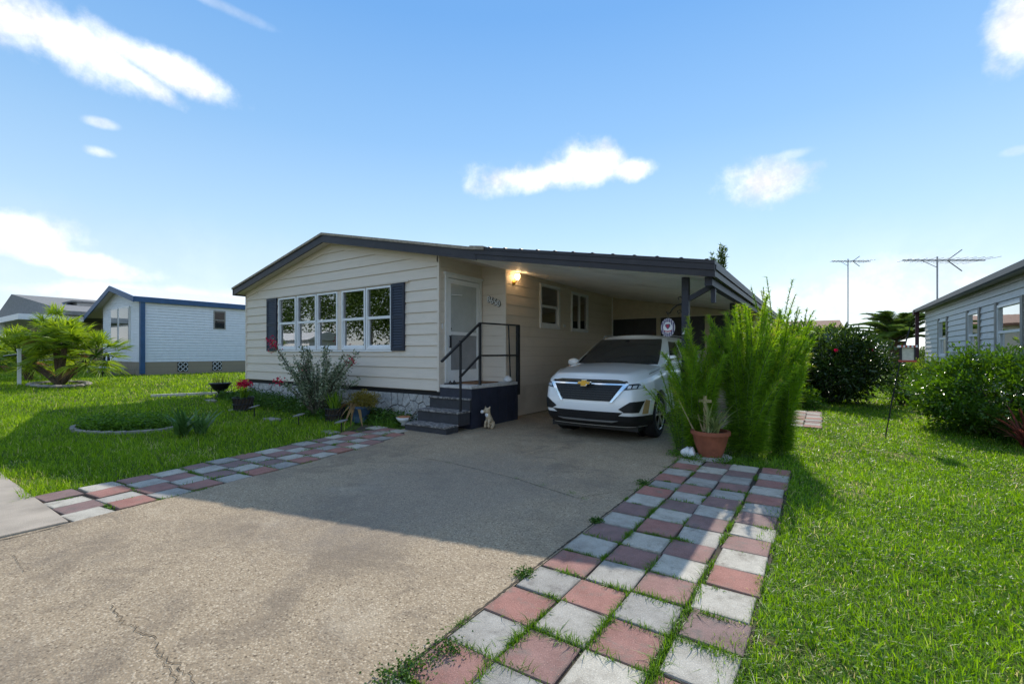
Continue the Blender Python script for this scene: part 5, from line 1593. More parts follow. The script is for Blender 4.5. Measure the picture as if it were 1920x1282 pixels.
shrub('slender_tree', 'thin sprig of a tree showing above the carport roof', (2.6, 33.0, 5.2), (.75, .75, 1.7), 520, .22, 'tree_leaf', 75, 20, .42, .3, stems=3, cat='tree', lw=.2) if False else None
tt = thing('slender_tree', 'thin sprig of a tree showing above the carport roof', 'tree', (-4.55, 24.3, 0))
rg = np.random.default_rng(76); stt = MB(); PP = []; DD = []
top0 = onY(1350, 500, 24.3)
for k in range(9):
    xx = top0.x + rg.uniform(-.35, .35); z1 = EYE + (660 - rg.uniform(448, 492)) * 23.0 / 860
    C = [(-4.55, 24.3, 0), (top0.x * .6 - 4.55 * .4 + rg.uniform(-.1, .1), 24.3, 3.2), (xx, 24.3 + rg.uniform(-.2, .2), z1)]
    stt.tube(C, [.05, .03, .005], 5, False)
    kk = rg.uniform(.5, 1, 70); a = np.array(C[1]); b = np.array(C[2])
    PP.append(a + (b - a) * kk[:, None]); DD.append(unit(rg.normal(size=(70, 3)) * .6 + np.array([0, 0, .7])))
stt.build('trunk', 'twig', tt); PP = np.concatenate(PP); place('crown', leaves_mesh(PP, np.concatenate(DD), .24, .05, rg), 'tree_leaf', tt)

def frond_palm(name, label, c, trunk_h, nf, L, leaf, seed, mat='pindo_leaf', tr=.2):
    r = np.random.default_rng(seed); t = thing(name, label, 'palm tree', c)
    c = np.array(c, float)
    zz = np.linspace(0, trunk_h, 9)
    MB().tube([(c[0], c[1], c[2] + z) for z in zz], [tr * (1.15 + .18 * (i % 2)) for i in range(9)], 14).build('trunk', 'palm_bark', t)
    mid = MB(); P = []; S = []; Tt = []; LL = []
    for i in range(nf):
        a = i * 2.399 + r.uniform(-.2, .2); e = math.radians(r.uniform(25, 86)); ln = L * r.uniform(.8, 1.1)
        dirh = np.array([math.cos(a), math.sin(a), 0])
        p0 = c + np.array([0, 0, trunk_h]); ts = np.linspace(0, 1, 11)
        C = [p0 + dirh * math.cos(e) * ln * k + np.array([0, 0, 1]) * (math.sin(e) * ln * k - .50 * ln * k * k) + dirh * .25 * ln * k * k for k in ts]
        mid.tube(C, [.03 * (1 - .85 * k) + .004 for k in ts], 5, False)
        m = 54; k = np.linspace(.16, .99, m); idx = k * 10; i0 = np.minimum(idx.astype(int), 9); f = (idx - i0)[:, None]
        Ca = np.array(C); p = Ca[i0] * (1 - f) + Ca[i0 + 1] * f; tg = unit(Ca[i0 + 1] - Ca[i0])
        for sgn in (-1, 1):
            sd = unit(np.cross(tg, np.array([0, 0, 1.0]))) * sgn
            d = unit(sd * .8 + tg * .75 + np.array([0, 0, .30]))
            P.append(p); Tt.append(d); LL.append(leaf * (1.1 - .75 * np.abs(k - .4)) * (.9 + .2 * r.random(m))); S.append(unit(np.cross(d, tg + .2 * r.normal(size=(m, 3)))))
    mid.build('rachises', 'twig', t, smooth=True)
    P = np.concatenate(P); n = len(P); D = np.concatenate(Tt); LLc = np.concatenate(LL)
    bend = np.tile(np.array([0, 0, -.30]), (n, 1))
    place('fronds', blades_mesh(P, np.concatenate(S), D, LLc, np.full(n, leaf * .115), bend, 2, r.random(n)), mat, t)
    return t
gp = gpt(1682, 721)
frond_palm('pindo_palm', 'arching grey green pindo palm beyond the bird feeder', (gp.x, gp.y, 0), 2.0, 42, 2.5, .52, 81, tr=.26)

def fan_palm(name, label, c, trunks, seed):
    r = np.random.default_rng(seed); c = np.array(c, float); t = thing(name, label, 'palm tree', c)
    P = []; S = []; D = []; LL = []; Vv = []; dead = ([], [], [], [])
    pet = MB()
    for (dx, dy, h, lean) in trunks:
        pts = [c + np.array([dx * .25 * k0, dy * .25 * k0, 0]) + np.array([dx * k, dy * k, h * k ** .85]) for k0, k in ((0, 0), (.3, .3), (.6, .6), (1, 1))]
        MB().tube(pts, [.075, .085, .08, .07], 10).build('trunk', 'palm_bark', t)
        top = pts[-1]
        for i in range(34):
            a = i * 2.399 + r.uniform(-.3, .3); e = math.radians(r.uniform(-38, 88)); ln = r.uniform(.42, .70)
            dv = np.array([math.cos(a) * math.cos(e), math.sin(a) * math.cos(e), math.sin(e)])
            tip = top + dv * ln + np.array([0, 0, -.10 * ln])
            pet.tube([top, top + dv * ln * .5, tip], [.012, .009, .006], 4, False)
            m = 22; up = np.array([0, 0, 1.0]); sd = np.cross(dv, up); sd /= np.linalg.norm(sd) + 1e-6; nn = np.cross(sd, dv)
            ang = np.linspace(-2.0, 2.0, m) + r.normal(0, .03, m)
            dd = unit(np.cos(ang)[:, None] * dv + np.sin(ang)[:, None] * sd + .12 * r.normal(size=(m, 3)) * nn + .15 * nn)
            isdead = e < math.radians(-22) and r.random() < .35
            tgt = dead if isdead else (P, D, LL, Vv)
            tgt[0].append(np.repeat(tip[None], m, 0)); tgt[1].append(dd); tgt[2].append(r.uniform(.40, .58) * (1 - .22 * np.abs(ang) / 2.0) * (.9 + .2 * r.random(m))); tgt[3].append(np.clip(.12 + .3 * math.sin(max(e, 0)) + .35 * r.random(m) + (.35 * r.random() if e < -.2 else 0), 0, 1))
    pet.build('petioles', 'strap_leaf', t)
    for nm, (a, b, l, v), mt in (('fans', (P, D, LL, Vv), 'palm_leaf'), ('dead_fans', dead, 'dead_leaf')):
        if not a: continue
        a = np.concatenate(a); b = np.concatenate(b); l = np.concatenate(l); v = np.concatenate(v); n = len(a)
        side = unit(np.cross(b, r.normal(size=(n, 3))))
        place(nm, blades_mesh(a, side, b, l, np.full(n, .034), np.tile(np.array([0, 0, -.30]), (n, 1)), 3, v), mt, t)['kind'] = 'stuff'
    return t
pc = gpt(112, 721, .49)
tzc = float(tz(pc.x, pc.y))
fan_palm('fan_palm', 'clump of short fan palms with three leaning trunks on the lawn', (pc.x, pc.y, tzc - .03), [(-.95, -.55, .95, 0), (-.05, .1, 1.2, 0), (.72, .50, .95, 0), (.0, -.1, 1.65, 0), (-.55, .05, 1.4, 0), (.45, .0, 1.25, 0)], 91)
fan_palm('fan_palm', 'low fan palm clump at the left edge beyond the white post', (pc.x - 3.0, pc.y - .15, tzc), [(-.3, -.2, .75, 0), (.25, .1, .9, 0)], 92)
for k in range(15):
    a = 2 * math.pi * k / 15
    x, y = pc.x + .92 * math.cos(a), pc.y + .62 * math.sin(a)
    q = MB().lathe([(.001, -.05), (.13, -.03), (.15, .02), (.10, .07), (.001, .085)], (0, 0, 0), 9).mesh(False)
    q.transform(Matrix.Diagonal((1.3, .8, .75, 1)))
    ob = place('ring_stone', q, 'stone_ring', None, (x, y, float(tz(x, y)) + .02)); ob.rotation_euler.z = a + 1.57
    tag(ob, 'pale stone in the ring around the fan palm clump', 'stone', 'stones ringing the fan palm')
wp = gpt(36, 722, .49)
wpo = thing('sign_post', 'white post with a small arm in front of the left fan palm', 'post', (wp.x, wp.y, .45))
MB().box(wp.x - .04, wp.x + .04, wp.y - .04, wp.y + .04, .42, 1.55).build('post', 'vinyl_white', wpo)
MB().box(wp.x - .05, wp.x + .05, wp.y - .05, wp.y + .05, 1.55, 1.60).build('cap', 'vinyl_white', wpo)
MB().tube([(wp.x, wp.y, 1.45), (wp.x - .5, wp.y - .25, 1.38)], .02, 8).build('arm', 'aluminium', wpo)
bl = gpt(192, 708, .5)
lt = thing('garden_light', 'small black garden light on the lawn right of the fan palms', 'light', (bl.x, bl.y, float(tz(bl.x, bl.y))))
zz0 = float(tz(bl.x, bl.y)); MB().tube([(bl.x, bl.y, zz0 - .02), (bl.x, bl.y, zz0 + .12)], .02, 8).build('stake', 'plastic_black', lt); MB().lathe([(.03, .12), (.12, .14), (.13, .18), (.05, .24), (.01, .26)], (bl.x, bl.y, zz0), 12).build('head', 'plastic_black', lt)

# ------------------------------------------------------------------ planting in front of the house
# round bed with a low stone edge
bc = (-10.78, 3.10)
def bedpt(a, q=1.0):
    lx, ly = .86 * q * math.cos(a), .60 * q * math.sin(a)
    return bc[0] + lx * math.cos(YAW) - ly * math.sin(YAW), bc[1] + lx * math.sin(YAW) + ly * math.cos(YAW)
eb = thing('bed_edging', 'low curved stone edging around the round lawn bed', 'edging', (bc[0], bc[1], .1))
for k in range(26):
    a = 2 * math.pi * k / 26; x, y = bedpt(a); x2, y2 = bedpt(a + .02)
    q = MB().box(-.11, .11, -.042, .042, -.06, .034).mesh(bevel=.012)
    ob = place('edging_block', q, 'stone_ring', eb, world_co=False); ob.location = Vector((x, y, float(tz(x, y)))) - eb.location
    ob.rotation_euler = (pr.uniform(-.08, .08), pr.uniform(-.08, .08), math.atan2(y2 - y, x2 - x))
spots = []
for k in range(240):
    x, y = bedpt(pr.uniform(0, 6.283), math.sqrt(pr.random()) * .9)
    spots.append((x, y, pr.uniform(.7, 1.3)))
clover('ground_cover', 'dense low ground cover inside the round lawn bed', spots, 5200, 95, .19, .06, .042, 'weed_leaf')
strap_plant('spider_lily', 'clump of arching strap leaves at the near end of the round bed', 'yucca_leaf', (*gpt(342, 815, .06)[:2], .04), 40, .62, .05, 96, (.1, .9))
strap_plant('spider_lily', 'smaller clump of blue green strap leaves beside the round bed', 'yucca_leaf', (*gpt(378, 812, .06)[:2], .04), 22, .55, .045, 97, (.1, .8))
# planting strip along the wall
sps = []
for k in range(420):
    x = pr.uniform(-13.9, -7.1); lim = 5.95 if x < -8.6 else 6.25 + (x + 8.6) * .12
    y = pr.uniform(lim, 6.95); sps.append((x, y, pr.uniform(.6, 1.5)))
clover('ground_cover', 'leafy ground cover along the foot of the house wall', sps, 12000, 98, .17, .08, .05)
tufts('bed_grass', 'tufts of grass among the plants along the house wall', [(pr.uniform(-13.5, -7.2), pr.uniform(5.9, 6.8), 1.4) for k in range(120)], 'weed_leaf', 3500, .16, .008, .09, 99, .6)
def flowering_bush(c, seed):
    r = np.random.default_rng(seed); t = thing('flowering_bush', 'open leggy bush with silvery leaves and red flowers before the windows', 'bush', c)
    c = np.array(c, float); st = MB(); P = []; D = []; tips = []
    for i in range(58):
        a = r.uniform(0, 6.283); q = r.random(); h = r.uniform(.75, 1.55) * (1.1 - .25 * q)
        p0 = c + np.array([.08 * math.cos(a), .06 * math.sin(a), 0]); p2 = c + np.array([math.cos(a) * (.25 + 1.25 * q), math.sin(a) * (.15 + .42 * q), h])
        p1 = (p0 + p2) / 2 + np.array([0, 0, .15])
        if i == 0: p2 = c + np.array([-1.75, -.1, 1.72]); p1 = c + np.array([-.9, -.05, 1.05])
        if i == 1: p2 = c + np.array([-1.45, -.15, 1.55]); p1 = c + np.array([-.8, -.05, .9])
        if i == 2: p2 = c + np.array([1.35, .1, 1.45]); p1 = c + np.array([.6, .05, 1.05])
        ts = np.linspace(0, 1, 7); C = [(1 - k) ** 2 * p0 + 2 * k * (1 - k) * p1 + k * k * p2 for k in ts]
        st.tube(C, [.014 * (1 - .8 * k) + .002 for k in ts], 5, False); tips.append(p2)
        m = 92; k = r.uniform(.30, 1, m); p = ((1 - k) ** 2)[:, None] * p0 + (2 * k * (1 - k))[:, None] * p1 + (k * k)[:, None] * p2
        P.append(p + .035 * r.normal(size=(m, 3))); D.append(unit(r.normal(size=(m, 3)) + (p2 - p1) * .3))
    st.build('branches', 'twig', t, smooth=True)
    P = np.concatenate(P); n = len(P); place('foliage', leaves_mesh(P, np.concatenate(D), .062 * (.6 + .8 * r.random(n)), .034, r), 'grey_leaf', t)
    for i in (0, 1, 7, 12, 20):
        fp = np.array(tips[i]) + np.array([0, -.03, .02]); m = 46
        place('flower', leaves_mesh(fp + .055 * r.normal(size=(m, 3)), r.normal(size=(m, 3)), .045, .04, r), 'red_petal', t)
    return t
fb = gpt(556, 783, .07); flowering_bush((fb.x, 6.15, .05), 101)
def planter(label, c, R, Hh):
    t = thing('wire_planter', label, 'planter', c)
    MB().lathe([(R * .85, .02), (R * .97, Hh * .9), (R * .9, Hh * .92), (R * .8, Hh * .5)], c, 20).build('liner', 'soil', t)
    for k in range(18):
        a = 2 * math.pi * k / 18; b = a + .5
        MB().tube([(c[0] + R * .9 * math.cos(a), c[1] + R * .9 * math.sin(a), c[2]), (c[0] + R * 1.02 * math.cos(b), c[1] + R * 1.02 * math.sin(b), c[2] + Hh)], .008, 5).build('wire', 'black_iron', t)
    for z, rr in ((.03, .90), (Hh * .5, .97), (Hh, 1.04)):
        MB().tube([(c[0] + R * rr * math.cos(2 * math.pi * k / 20), c[1] + R * rr * math.sin(2 * math.pi * k / 20), c[2] + z) for k in range(21)], .010, 5, False).build('hoop', 'black_iron', t)
    return t
p1 = gpt(456, 766, .16); p1 = (p1.x, p1.y, float(tz(p1.x, p1.y)))
planter('black wire planter holding the red flowers', p1, .22, .30)
strap_plant('red_lily', 'upright bright green leaves in the left wire planter', 'strap_leaf', (p1[0], p1[1], p1[2] + .24), 26, .36, .04, 103, (.0, .45))
rr_ = np.random.default_rng(104); m = 260
fpt = np.array([p1[0] + .02, p1[1], p1[2] + .62]); tag(place('red_flower_head', leaves_mesh(fpt + rr_.normal(size=(m, 3)) * np.array([.09, .07, .035]), rr_.normal(size=(m, 3)) + np.array([0, 0, .5]), .05, .045, rr_), 'red_petal'), 'dense red flower head above the left wire planter', 'flower')
p2 = gpt(628, 788, .04); p2 = (p2.x, p2.y, float(tz(p2.x, p2.y)))
planter('black wire planter with upright grassy leaves near the blue pot', p2, .20, .28)
strap_plant('strap_plant', 'upright bright green strap leaves in the wire planter by the blue pot', 'strap_leaf', (p2[0], p2[1], p2[2] + .22), 44, .44, .04, 105, (.0, .55))
p3 = gpt(676, 789, .03); p3 = (p3.x, p3.y, float(tz(p3.x, p3.y)))
pot('plant_pot', 'blue_pot', 'deep blue plastic pot by the house wall', p3, .215, .34, taper=.8)
rg = np.random.default_rng(106)
P, D, T = crown_points(rg, (p3[0] + .12, p3[1], p3[2] + .46), (.36, .26, .17), 1800, 40, .35, .4)
tag(place('mossy_plant', leaves_mesh(P, D, .05, .02, rg, T), 'moss_leaf'), 'yellow green bushy plant filling the blue pot', 'plant')
strap_plant('dried_leaves', 'brown dried leaves drooping over the blue pot', 'dead_leaf', (p3[0] - .16, p3[1] - .06, p3[2] + .36), 30, .42, .07, 107, (.8, 1.5), drop=2.2)
p4 = gpt(757, 783, .02); p4 = (p4.x, 6.55, 0); p4 = (onY(757, 783, 6.55).x, 6.55, .0)
bw = thing('planter_bowl', 'white footed bowl with reddish soil by the steps', 'bowl', p4)
MB().lathe([(.06, 0), (.05, .05), (.12, .10), (.16, .17), (.15, .17)], p4, 20).build('bowl', 'white_glaze', bw, smooth=True)
MB().lathe([(.15, .165), (.12, .19), (.01, .20)], p4, 18).build('soil', 'terracotta_light', bw)
for s in (-1, 1): MB().tube([(p4[0] + s * .13, p4[1], .14), (p4[0] + s * .24, p4[1], .20), (p4[0] + s * .36, p4[1], .32)], .012, 6).build('antler_arm', 'twig', bw)
p5 = gpt(413, 744, .24); p5 = (p5.x, p5.y, float(tz(p5.x, p5.y)))
ur = thing('garden_urn', 'black footed urn planter on the lawn at the house corner', 'urn', p5)
MB().lathe([(.12, 0), (.10, .04), (.05, .10), (.07, .15), (.17, .22), (.235, .34), (.28, .38), (.28, .40), (.24, .40)], p5, 24).build('bowl', 'plastic_black', ur, smooth=True)
MB().lathe([(.235, .37), (.1, .39), (.01, .40)], p5, 18).build('soil', 'soil', ur)
strap_plant('dry_grass', 'thin dry grass growing in the black urn', 'moss_leaf', (p5[0], p5[1], p5[2] + .38), 60, .26, .008, 108, (.1, .9), r0=.09)
for i, (uu, vv, lab) in enumerate([(477, 778, 'black solar path light before the left wire planter'), (640, 800, 'black solar path light before the second wire planter'), (560, 790, 'small solar light at the foot of the leggy bush'), (397, 750, 'tiny solar light left of the black urn')]):
    p = gpt(uu, vv, .1); z0 = float(tz(p.x, p.y)); s_ = thing('solar_light', lab, 'light', (p.x, p.y, z0))
    MB().tube([(p.x, p.y, z0 - .03), (p.x, p.y, z0 + .17)], .012, 8).build('stake', 'plastic_black', s_)
    MB().prism([(p.x - .10, p.y - .07, z0 + .16), (p.x + .10, p.y - .07, z0 + .19), (p.x + .10, p.y + .07, z0 + .22), (p.x - .10, p.y + .07, z0 + .19)], (0, 0, .02)).build('panel', 'aluminium', s_)
edge = thing('lawn_edging', 'thin white edging line across the lawn towards the urn', 'edging', (-14.6, 5.4, .25))
ea, ee = gpt(283, 746, .26), gpt(436, 737, .27)
MB().obox((ea.x, ea.y, float(tz(ea.x, ea.y)) + .03), (ee.x, ee.y, float(tz(ee.x, ee.y)) + .03), .10, .07).build('kerb', 'slab_white', edge)
for i, (uu, vv) in enumerate([(510, 787), (620, 806), (395, 762), (445, 775)]):
    p = gpt(uu, vv, .05); z0 = float(tz(p.x, p.y))
    q = MB().box(-.2, .2, -.1, .1, -.05, .02).mesh(bevel=.015); ob = place('edge_stone', q, 'stone_ring', None, (p.x, p.y, z0)); ob.rotation_euler.z = pr.uniform(-.5, .5)
    tag(ob, ['flat pale stone in the lawn below the leggy bush', 'flat pale stone in the lawn at the head of the left paver strip', 'flat pale stone in the lawn below the black urn', 'flat pale stone in the lawn before the red flowers'][i], 'stone', 'flat stones along the wall bed')

# ------------------------------------------------------------------ bird feeder, aerials, lamp
fp = gpt(1660, 819); ft = Vector((fp.x + .26, fp.y + .05, 1.62))
fd = thing('bird_feeder', 'red and white bird feeder on a thin leaning black pole', 'bird feeder', (fp.x, fp.y, 0))
pole_top = Vector((fp.x + .34, fp.y + .06, 1.93))
MB().tube([(fp.x, fp.y, -.02), (fp.x + .10, fp.y + .02, .7), (fp.x + .20, fp.y + .03, 1.3), pole_top], .010, 8).build('pole', 'black_iron', fd)
fc = Vector((fp.x + .30, fp.y + .02, 1.5))
MB().box(fc.x - .11, fc.x + .11, fc.y - .09, fc.y + .09, fc.z - .17, fc.z - .14).build('tray', 'red_plastic', fd)
MB().box(fc.x - .085, fc.x + .085, fc.y - .065, fc.y + .065, fc.z - .14, fc.z + .08).build('hopper', 'feed_clear', fd)
for sx in (-1, 1):
    for sy in (-1, 1): MB().box(fc.x + sx * .09 - .01, fc.x + sx * .09 + .01, fc.y + sy * .072 - .01, fc.y + sy * .072 + .01, fc.z - .14, fc.z + .08).build('upright', 'black_iron', fd)
for k in range(9):
    x = fc.x - .122 + k * .0272
    MB().box(x, x + .025, fc.y - .11, fc.y + .11, fc.z + .08 + .003 * (k % 2), fc.z + .118).build('roof_strip', 'red_plastic' if k % 2 else 'plate_white', fd)
def aerial(label, base, h, boom, yaw, seed):
    t = thing('tv_antenna', label, 'antenna', base); b = Vector(base); r = random.Random(seed)
    MB().tube([b, b + Vector((0, 0, h))], .03, 8).build('mast', 'aluminium', t)
    d = Vector((math.cos(yaw), math.sin(yaw), 0)); s = Vector((-d.y, d.x, 0)); z = b.z + h - .15
    c = Vector((b.x, b.y, z))
    MB().obox(c - d * boom * .42, c + d * boom * .58, .05, .05).build('boom', 'aluminium', t)
    for k in range(12):
        q = -.40 + k * .085; ln = boom * (.10 + .012 * k)
        MB().tube([c + d * boom * q - s * ln, c + d * boom * q + s * ln], .010, 5).build('element', 'aluminium', t)
    for sg in (-1, 1):
        MB().tube([c + d * boom * .12, c + d * boom * .30 + Vector((0, 0, sg * boom * .13))], .022, 5).build('vee_arm', 'aluminium', t)
        MB().tube([c - d * boom * .2, c - Vector((0, 0, .5)) * .6], .012, 5).build('stay', 'aluminium', t)
    return t
aerial('large rooftop TV antenna above the grey house', (3.98, 25.6, 2.6), 2.85, 3.4, YAW, 1)
an = onY(1590, 600, 36.0); aerial('smaller TV antenna above the brown roof', (an.x, 36.0, 2.2), 4.9 + .3, 2.45, YAW, 2)
lm = px_dir(1641, 600); lmk = 40.0 / lm.y; lpx = Vector((lm.x * lmk, 40.0, 0)); dl = lm.normalized()
dlam = 1.0 * lmk
sl_ = thing('street_lamp', 'distant black lantern street lamp behind the pindo palm', 'street lamp', lpx)
zt = EYE + (660 - 588) / F_PX * dlam
MB().tube([lpx, (lpx.x, lpx.y, zt - .75)], .055, 8).build('post', 'black_iron', sl_)
MB().lathe([(.10, 0), (.20, .35), (.001, .36)], (lpx.x, lpx.y, zt - .75), 10).build('lantern', 'feed_clear', sl_)
MB().lathe([(.42, 0), (.30, .12), (.08, .32), (.04, .42)], (lpx.x, lpx.y, zt - .40), 12).build('cap', 'black_iron', sl_)

rw = random.Random(55)
clover('broadleaf_weeds', 'patches of broad leaved weeds in the right lawn', [(rw.uniform(-.2, 3.0), 1.6 + 9.0 * rw.random() ** 1.4, rw.uniform(.8, 2.4)) for k in range(46)], 3800, 133, .035, .07, .026, 'weed_leaf')
# ------------------------------------------------------------------ neighbouring houses
# grey house on the right
XG = 3.42; GY0, GY1 = 9.3, 24.2; GZ = 3.12
gh = thing('grey_house', 'grey vinyl sided house with dark roof edge on the right', 'house', (XG, 17, 0))
gw = []
for (ua, va, ub, vb) in [(1762, 603, 1777, 676), (1817, 588, 1838, 655), (1872, 571, 1919, 672)]:
    a = onX(ua, va, XG); b = onX(ub, vb, XG); gw.append((b.y, a.y, 1.33, 2.58))
wl_ = MB(); yc = GY0
for (y0, y1, z0, z1) in sorted(gw):
    wl_.box(XG, XG + .1, yc, y0, .02, GZ).box(XG, XG + .1, y0, y1, .02, z0).box(XG, XG + .1, y0, y1, z1, GZ); yc = y1
wl_.box(XG, XG + .1, yc, GY1, .02, GZ).box(XG + .1, 11.0, GY1 - .1, GY1, .02, GZ).box(XG + .1, 11, GY0, GY0 + .1, .02, GZ)
gwall = wl_.build('wall', 'grey_trim', gh)
lap_wall(gwall, (XG, 0, 0), (0, 1, 0), (-1, 0, 0), [(GY0, .5), (GY1, .5), (GY1, GZ), (GY0, GZ)], .5, .165, [(a, b, c, d) for a, b, c, d in gw], 'grey_siding', .028)
PG = lambda s, d, z: (XG + d, s, z)
for (y0, y1, z0, z1) in gw:
    sash_window(gh, y0 + .02, y1 - .02, z0, z1, (z0 + z1) / 2, PG, fw=.06)
    m = MB(); m.box(XG - .05, XG - .002, y0 - .12, y0 + .02, z0 - .06, z1 + .08).box(XG - .05, XG - .002, y1 - .02, y1 + .12, z0 - .06, z1 + .08); m.build('shutter', 'grey_trim', gh)
    MB().box(XG + .5, XG + .55, y0 - .5, y1 + .5, z0 - .5, z1 + .3).build('interior_wall', 'interior', gh)
MB().prism([(XG - .28, GY0 - .3, GZ + .02), (XG - .28, GY0 - .3, GZ + .10), (7.2, GY0 - .3, GZ + .95), (7.2, GY0 - .3, GZ + .80)], (0, GY1 - GY0 + .6, 0)).build('roof', 'roof_grey', gh)
MB().prism([(7.2, GY0 - .3, GZ + .95), (7.2, GY0 - .3, GZ + .80), (11.2, GY0 - .3, GZ)], (0, GY1 - GY0 + .6, 0)).build('roof', 'roof_grey', gh)
MB().box(XG - .34, XG - .24, GY0 - .3, GY1 + .3, GZ - .04, GZ + .085).build('gutter', 'fascia_navy', gh)
MB().box(XG - .24, XG - .002, GY0 - .3, GY1 + .3, GZ - .02, GZ + .02).build('soffit', 'grey_trim', gh)
MB().box(XG - .30, XG - .19, GY1 + .03, GY1 + .14, .0, GZ - .04).build('downspout', 'burgundy', gh)
MB().box(XG - .36, XG - .18, GY1 + .0, GY1 + .30, GZ - .12, GZ + .05).build('gutter_end', 'burgundy', gh)
MB().prism([(XG + .2, 15.0, GZ + .16), (XG + 1.2, 15.0, GZ + .37), (XG + 1.2, 15.0, GZ + .44), (XG + .2, 15.0, GZ + .23)], (0, 2.4, 0)).build('roof_patch', 'shingle', gh)

# blue trimmed house on the left
XW, YW = -23.3, 7.19; z0 = .5
bh_ = thing('blue_trim_house', 'pale sided house with bright blue trim and white roof', 'house', (XW, YW, z0))
jm = MB(); lap_wall(None, (XW, 0, 0), (0, 1, 0), (1, 0, 0), [(YW, 1.08), (YW + 13, 1.08), (YW + 13, 3.58), (YW, 3.58)], 1.08, .118, [(9.9, 10.33, 2.60, 3.38)], proud=.018, joined=jm)
side = MB().box(XW - .1, XW - .013, YW + .08, YW + 13, z0 - .1, 3.58).build('wall', 'blue_white_siding', bh_)
o_ = jm.build('siding', 'blue_white_siding', side); o_['kind'] = 'stuff'
MB().box(XW - .01, XW + .03, YW, YW + 13, z0 - .15, 1.08).build('skirting', 'skirt_block', bh_)
for vy in (8.62, 10.0):
    vb = MB().box(XW + .03, XW + .045, vy - .2, vy + .2, .66, 1.06).build('vent_block', 'plastic_black', bh_)
    for k in range(4):
        for j in range(4):
            yy, zz_ = vy - .15 + k * .1, .71 + j * .1
            MB().obox((XW + .05, yy - .04, zz_ - .04 * (1 if (k + j) % 2 else -1)), (XW + .05, yy + .04, zz_ + .04 * (1 if (k + j) % 2 else -1)), .02, .02).build('lattice', 'vinyl_white', vb)
f = MB().box(XW + .0, XW + .03, 9.86, 10.37, 2.56, 3.42).build('window', 'grey_trim', bh_)
MB().box(XW + .03, XW + .035, 9.91, 10.32, 2.61, 3.37).build('pane', 'car_glass', f); MB().box(XW + .035, XW + .045, 9.91, 10.32, 2.96, 3.0).build('bar', 'grey_trim', f)
XR0 = -29.7; RDG = -26.1; rz_ = lambda x: 4.42 - ((x - RDG) * .225 if x > RDG else (RDG - x) * .32)
gx = -28.2
fw_ = MB().prism([(gx, YW, z0 - .1), (XW - .013, YW, z0 - .1), (XW - .013, YW, rz_(XW) - .1), (RDG, YW, 4.34), (gx, YW, rz_(gx) - .1)], (0, .08, 0)).build('front_wall', 'blue_white_siding', bh_)
jm = MB(); lap_wall(None, (0, YW, 0), (1, 0, 0), (0, -1, 0), [(gx, 1.08), (XW, 1.08), (XW, rz_(XW) - .12), (RDG, 4.32), (gx, rz_(gx) - .12)], 1.08, .118, [(-27.0, -24.6, 1.9, 3.45)], proud=.018, joined=jm)
o_ = jm.build('siding', 'blue_white_siding', fw_); o_['kind'] = 'stuff'
MB().box(gx, XW - .02, YW - .03, YW + .0, z0 - .15, 1.08).build('skirting', 'skirt_block', bh_)
# bay window in two halves
for xa, xb in ((-26.95, -26.0), (-25.9, -24.65)):
    f = MB().box(xa, xb, YW - .06, YW + .0, 1.85, 3.48).build('window', 'trim_white', bh_)
    MB().box(xa + .07, xb - .07, YW - .07, YW - .06, 1.93, 3.40).build('pane', 'car_glass', f); MB().box(xa + .07, xb - .07, YW - .08, YW - .07, 2.62, 2.68).build('bar', 'grey_trim', f)
MB().box(-27.05, -24.55, YW - .16, YW, 1.74, 1.85).build('window_sill', 'trim_white', bh_)
RYb = 6.88
for xa, xb in ((XR0, RDG), (RDG, XW + .12)):
    za, zb = rz_(xa), rz_(xb)
    MB().prism([(xa, RYb, za), (xb, RYb, zb), (xb, RYb, zb - .06), (xa, RYb, za - .06)], (0, 15, 0)).build('roof', 'roof_white', bh_)
    MB().prism([(xa, RYb - .04, za + .01), (xb, RYb - .04, zb + .01), (xb, RYb - .04, zb - .22), (xa, RYb - .04, za - .22)], (0, .04, 0)).build('rake_board', 'blue_trim', bh_)
    MB().prism([(xa, RYb, za - .10), (xb, RYb, zb - .10), (xb, RYb, zb - .08), (xa, RYb, za - .08)], (0, YW - RYb + (.9 if xa == XR0 else 0), 0)).build('soffit', 'soffit', bh_)
MB().box(XW + .08, XW + .14, RYb, YW + 13.3, rz_(XW + .12) - .20, rz_(XW + .12) + .02).build('gutter', 'blue_trim', bh_)
MB().box(XW - .06, XW + .10, YW - .10, YW + .06, z0 + .1, rz_(XW) - .1).build('downspout', 'blue_trim', bh_)
MB().box(XR0 + .3, gx, YW + .9, YW + .98, z0, 3.3).build('porch_wall', 'cream_wall', bh_)
MB().lathe([(.07, 0), (.07, .3), (.11, .3), (.11, .4), (.02, .5)], (XW - 2.0, 13.0, rz_(XW - 2.0)), 10).build('roof_vent', 'aluminium', bh_)
MB().box(XW - 1.8, XW - 1.0, 15.2, 15.6, rz_(XW - 1.8) - .05, rz_(XW - 1.8) + .22).build('roof_vent', 'aluminium', bh_)
nb = gpt(175, 708, .52)
bn = thing('garden_bench', 'low stone bench beside the blue trimmed house', 'bench', (-25.8, 6.6, .5))
MB().box(-27.6, -23.9, 6.35, 6.75, .78, .86).build('seat', 'slab_white', bn)
for x in (-27.3, -25.7, -24.2): MB().box(x - .1, x + .1, 6.4, 6.7, .45, .78).build('leg', 'stone_ring', bn)
hs_ = thing('garden_hose', 'coiled garden hose standing on the stone bench', 'hose', (-25.3, 6.55, .86))
MB().tube([(-25.3 + .28 * math.cos(a), 6.55, 1.16 + .30 * math.sin(a)) for a in np.linspace(0, 2 * math.pi, 22)], .045, 8, False).build('coil', 'plastic_black', hs_)

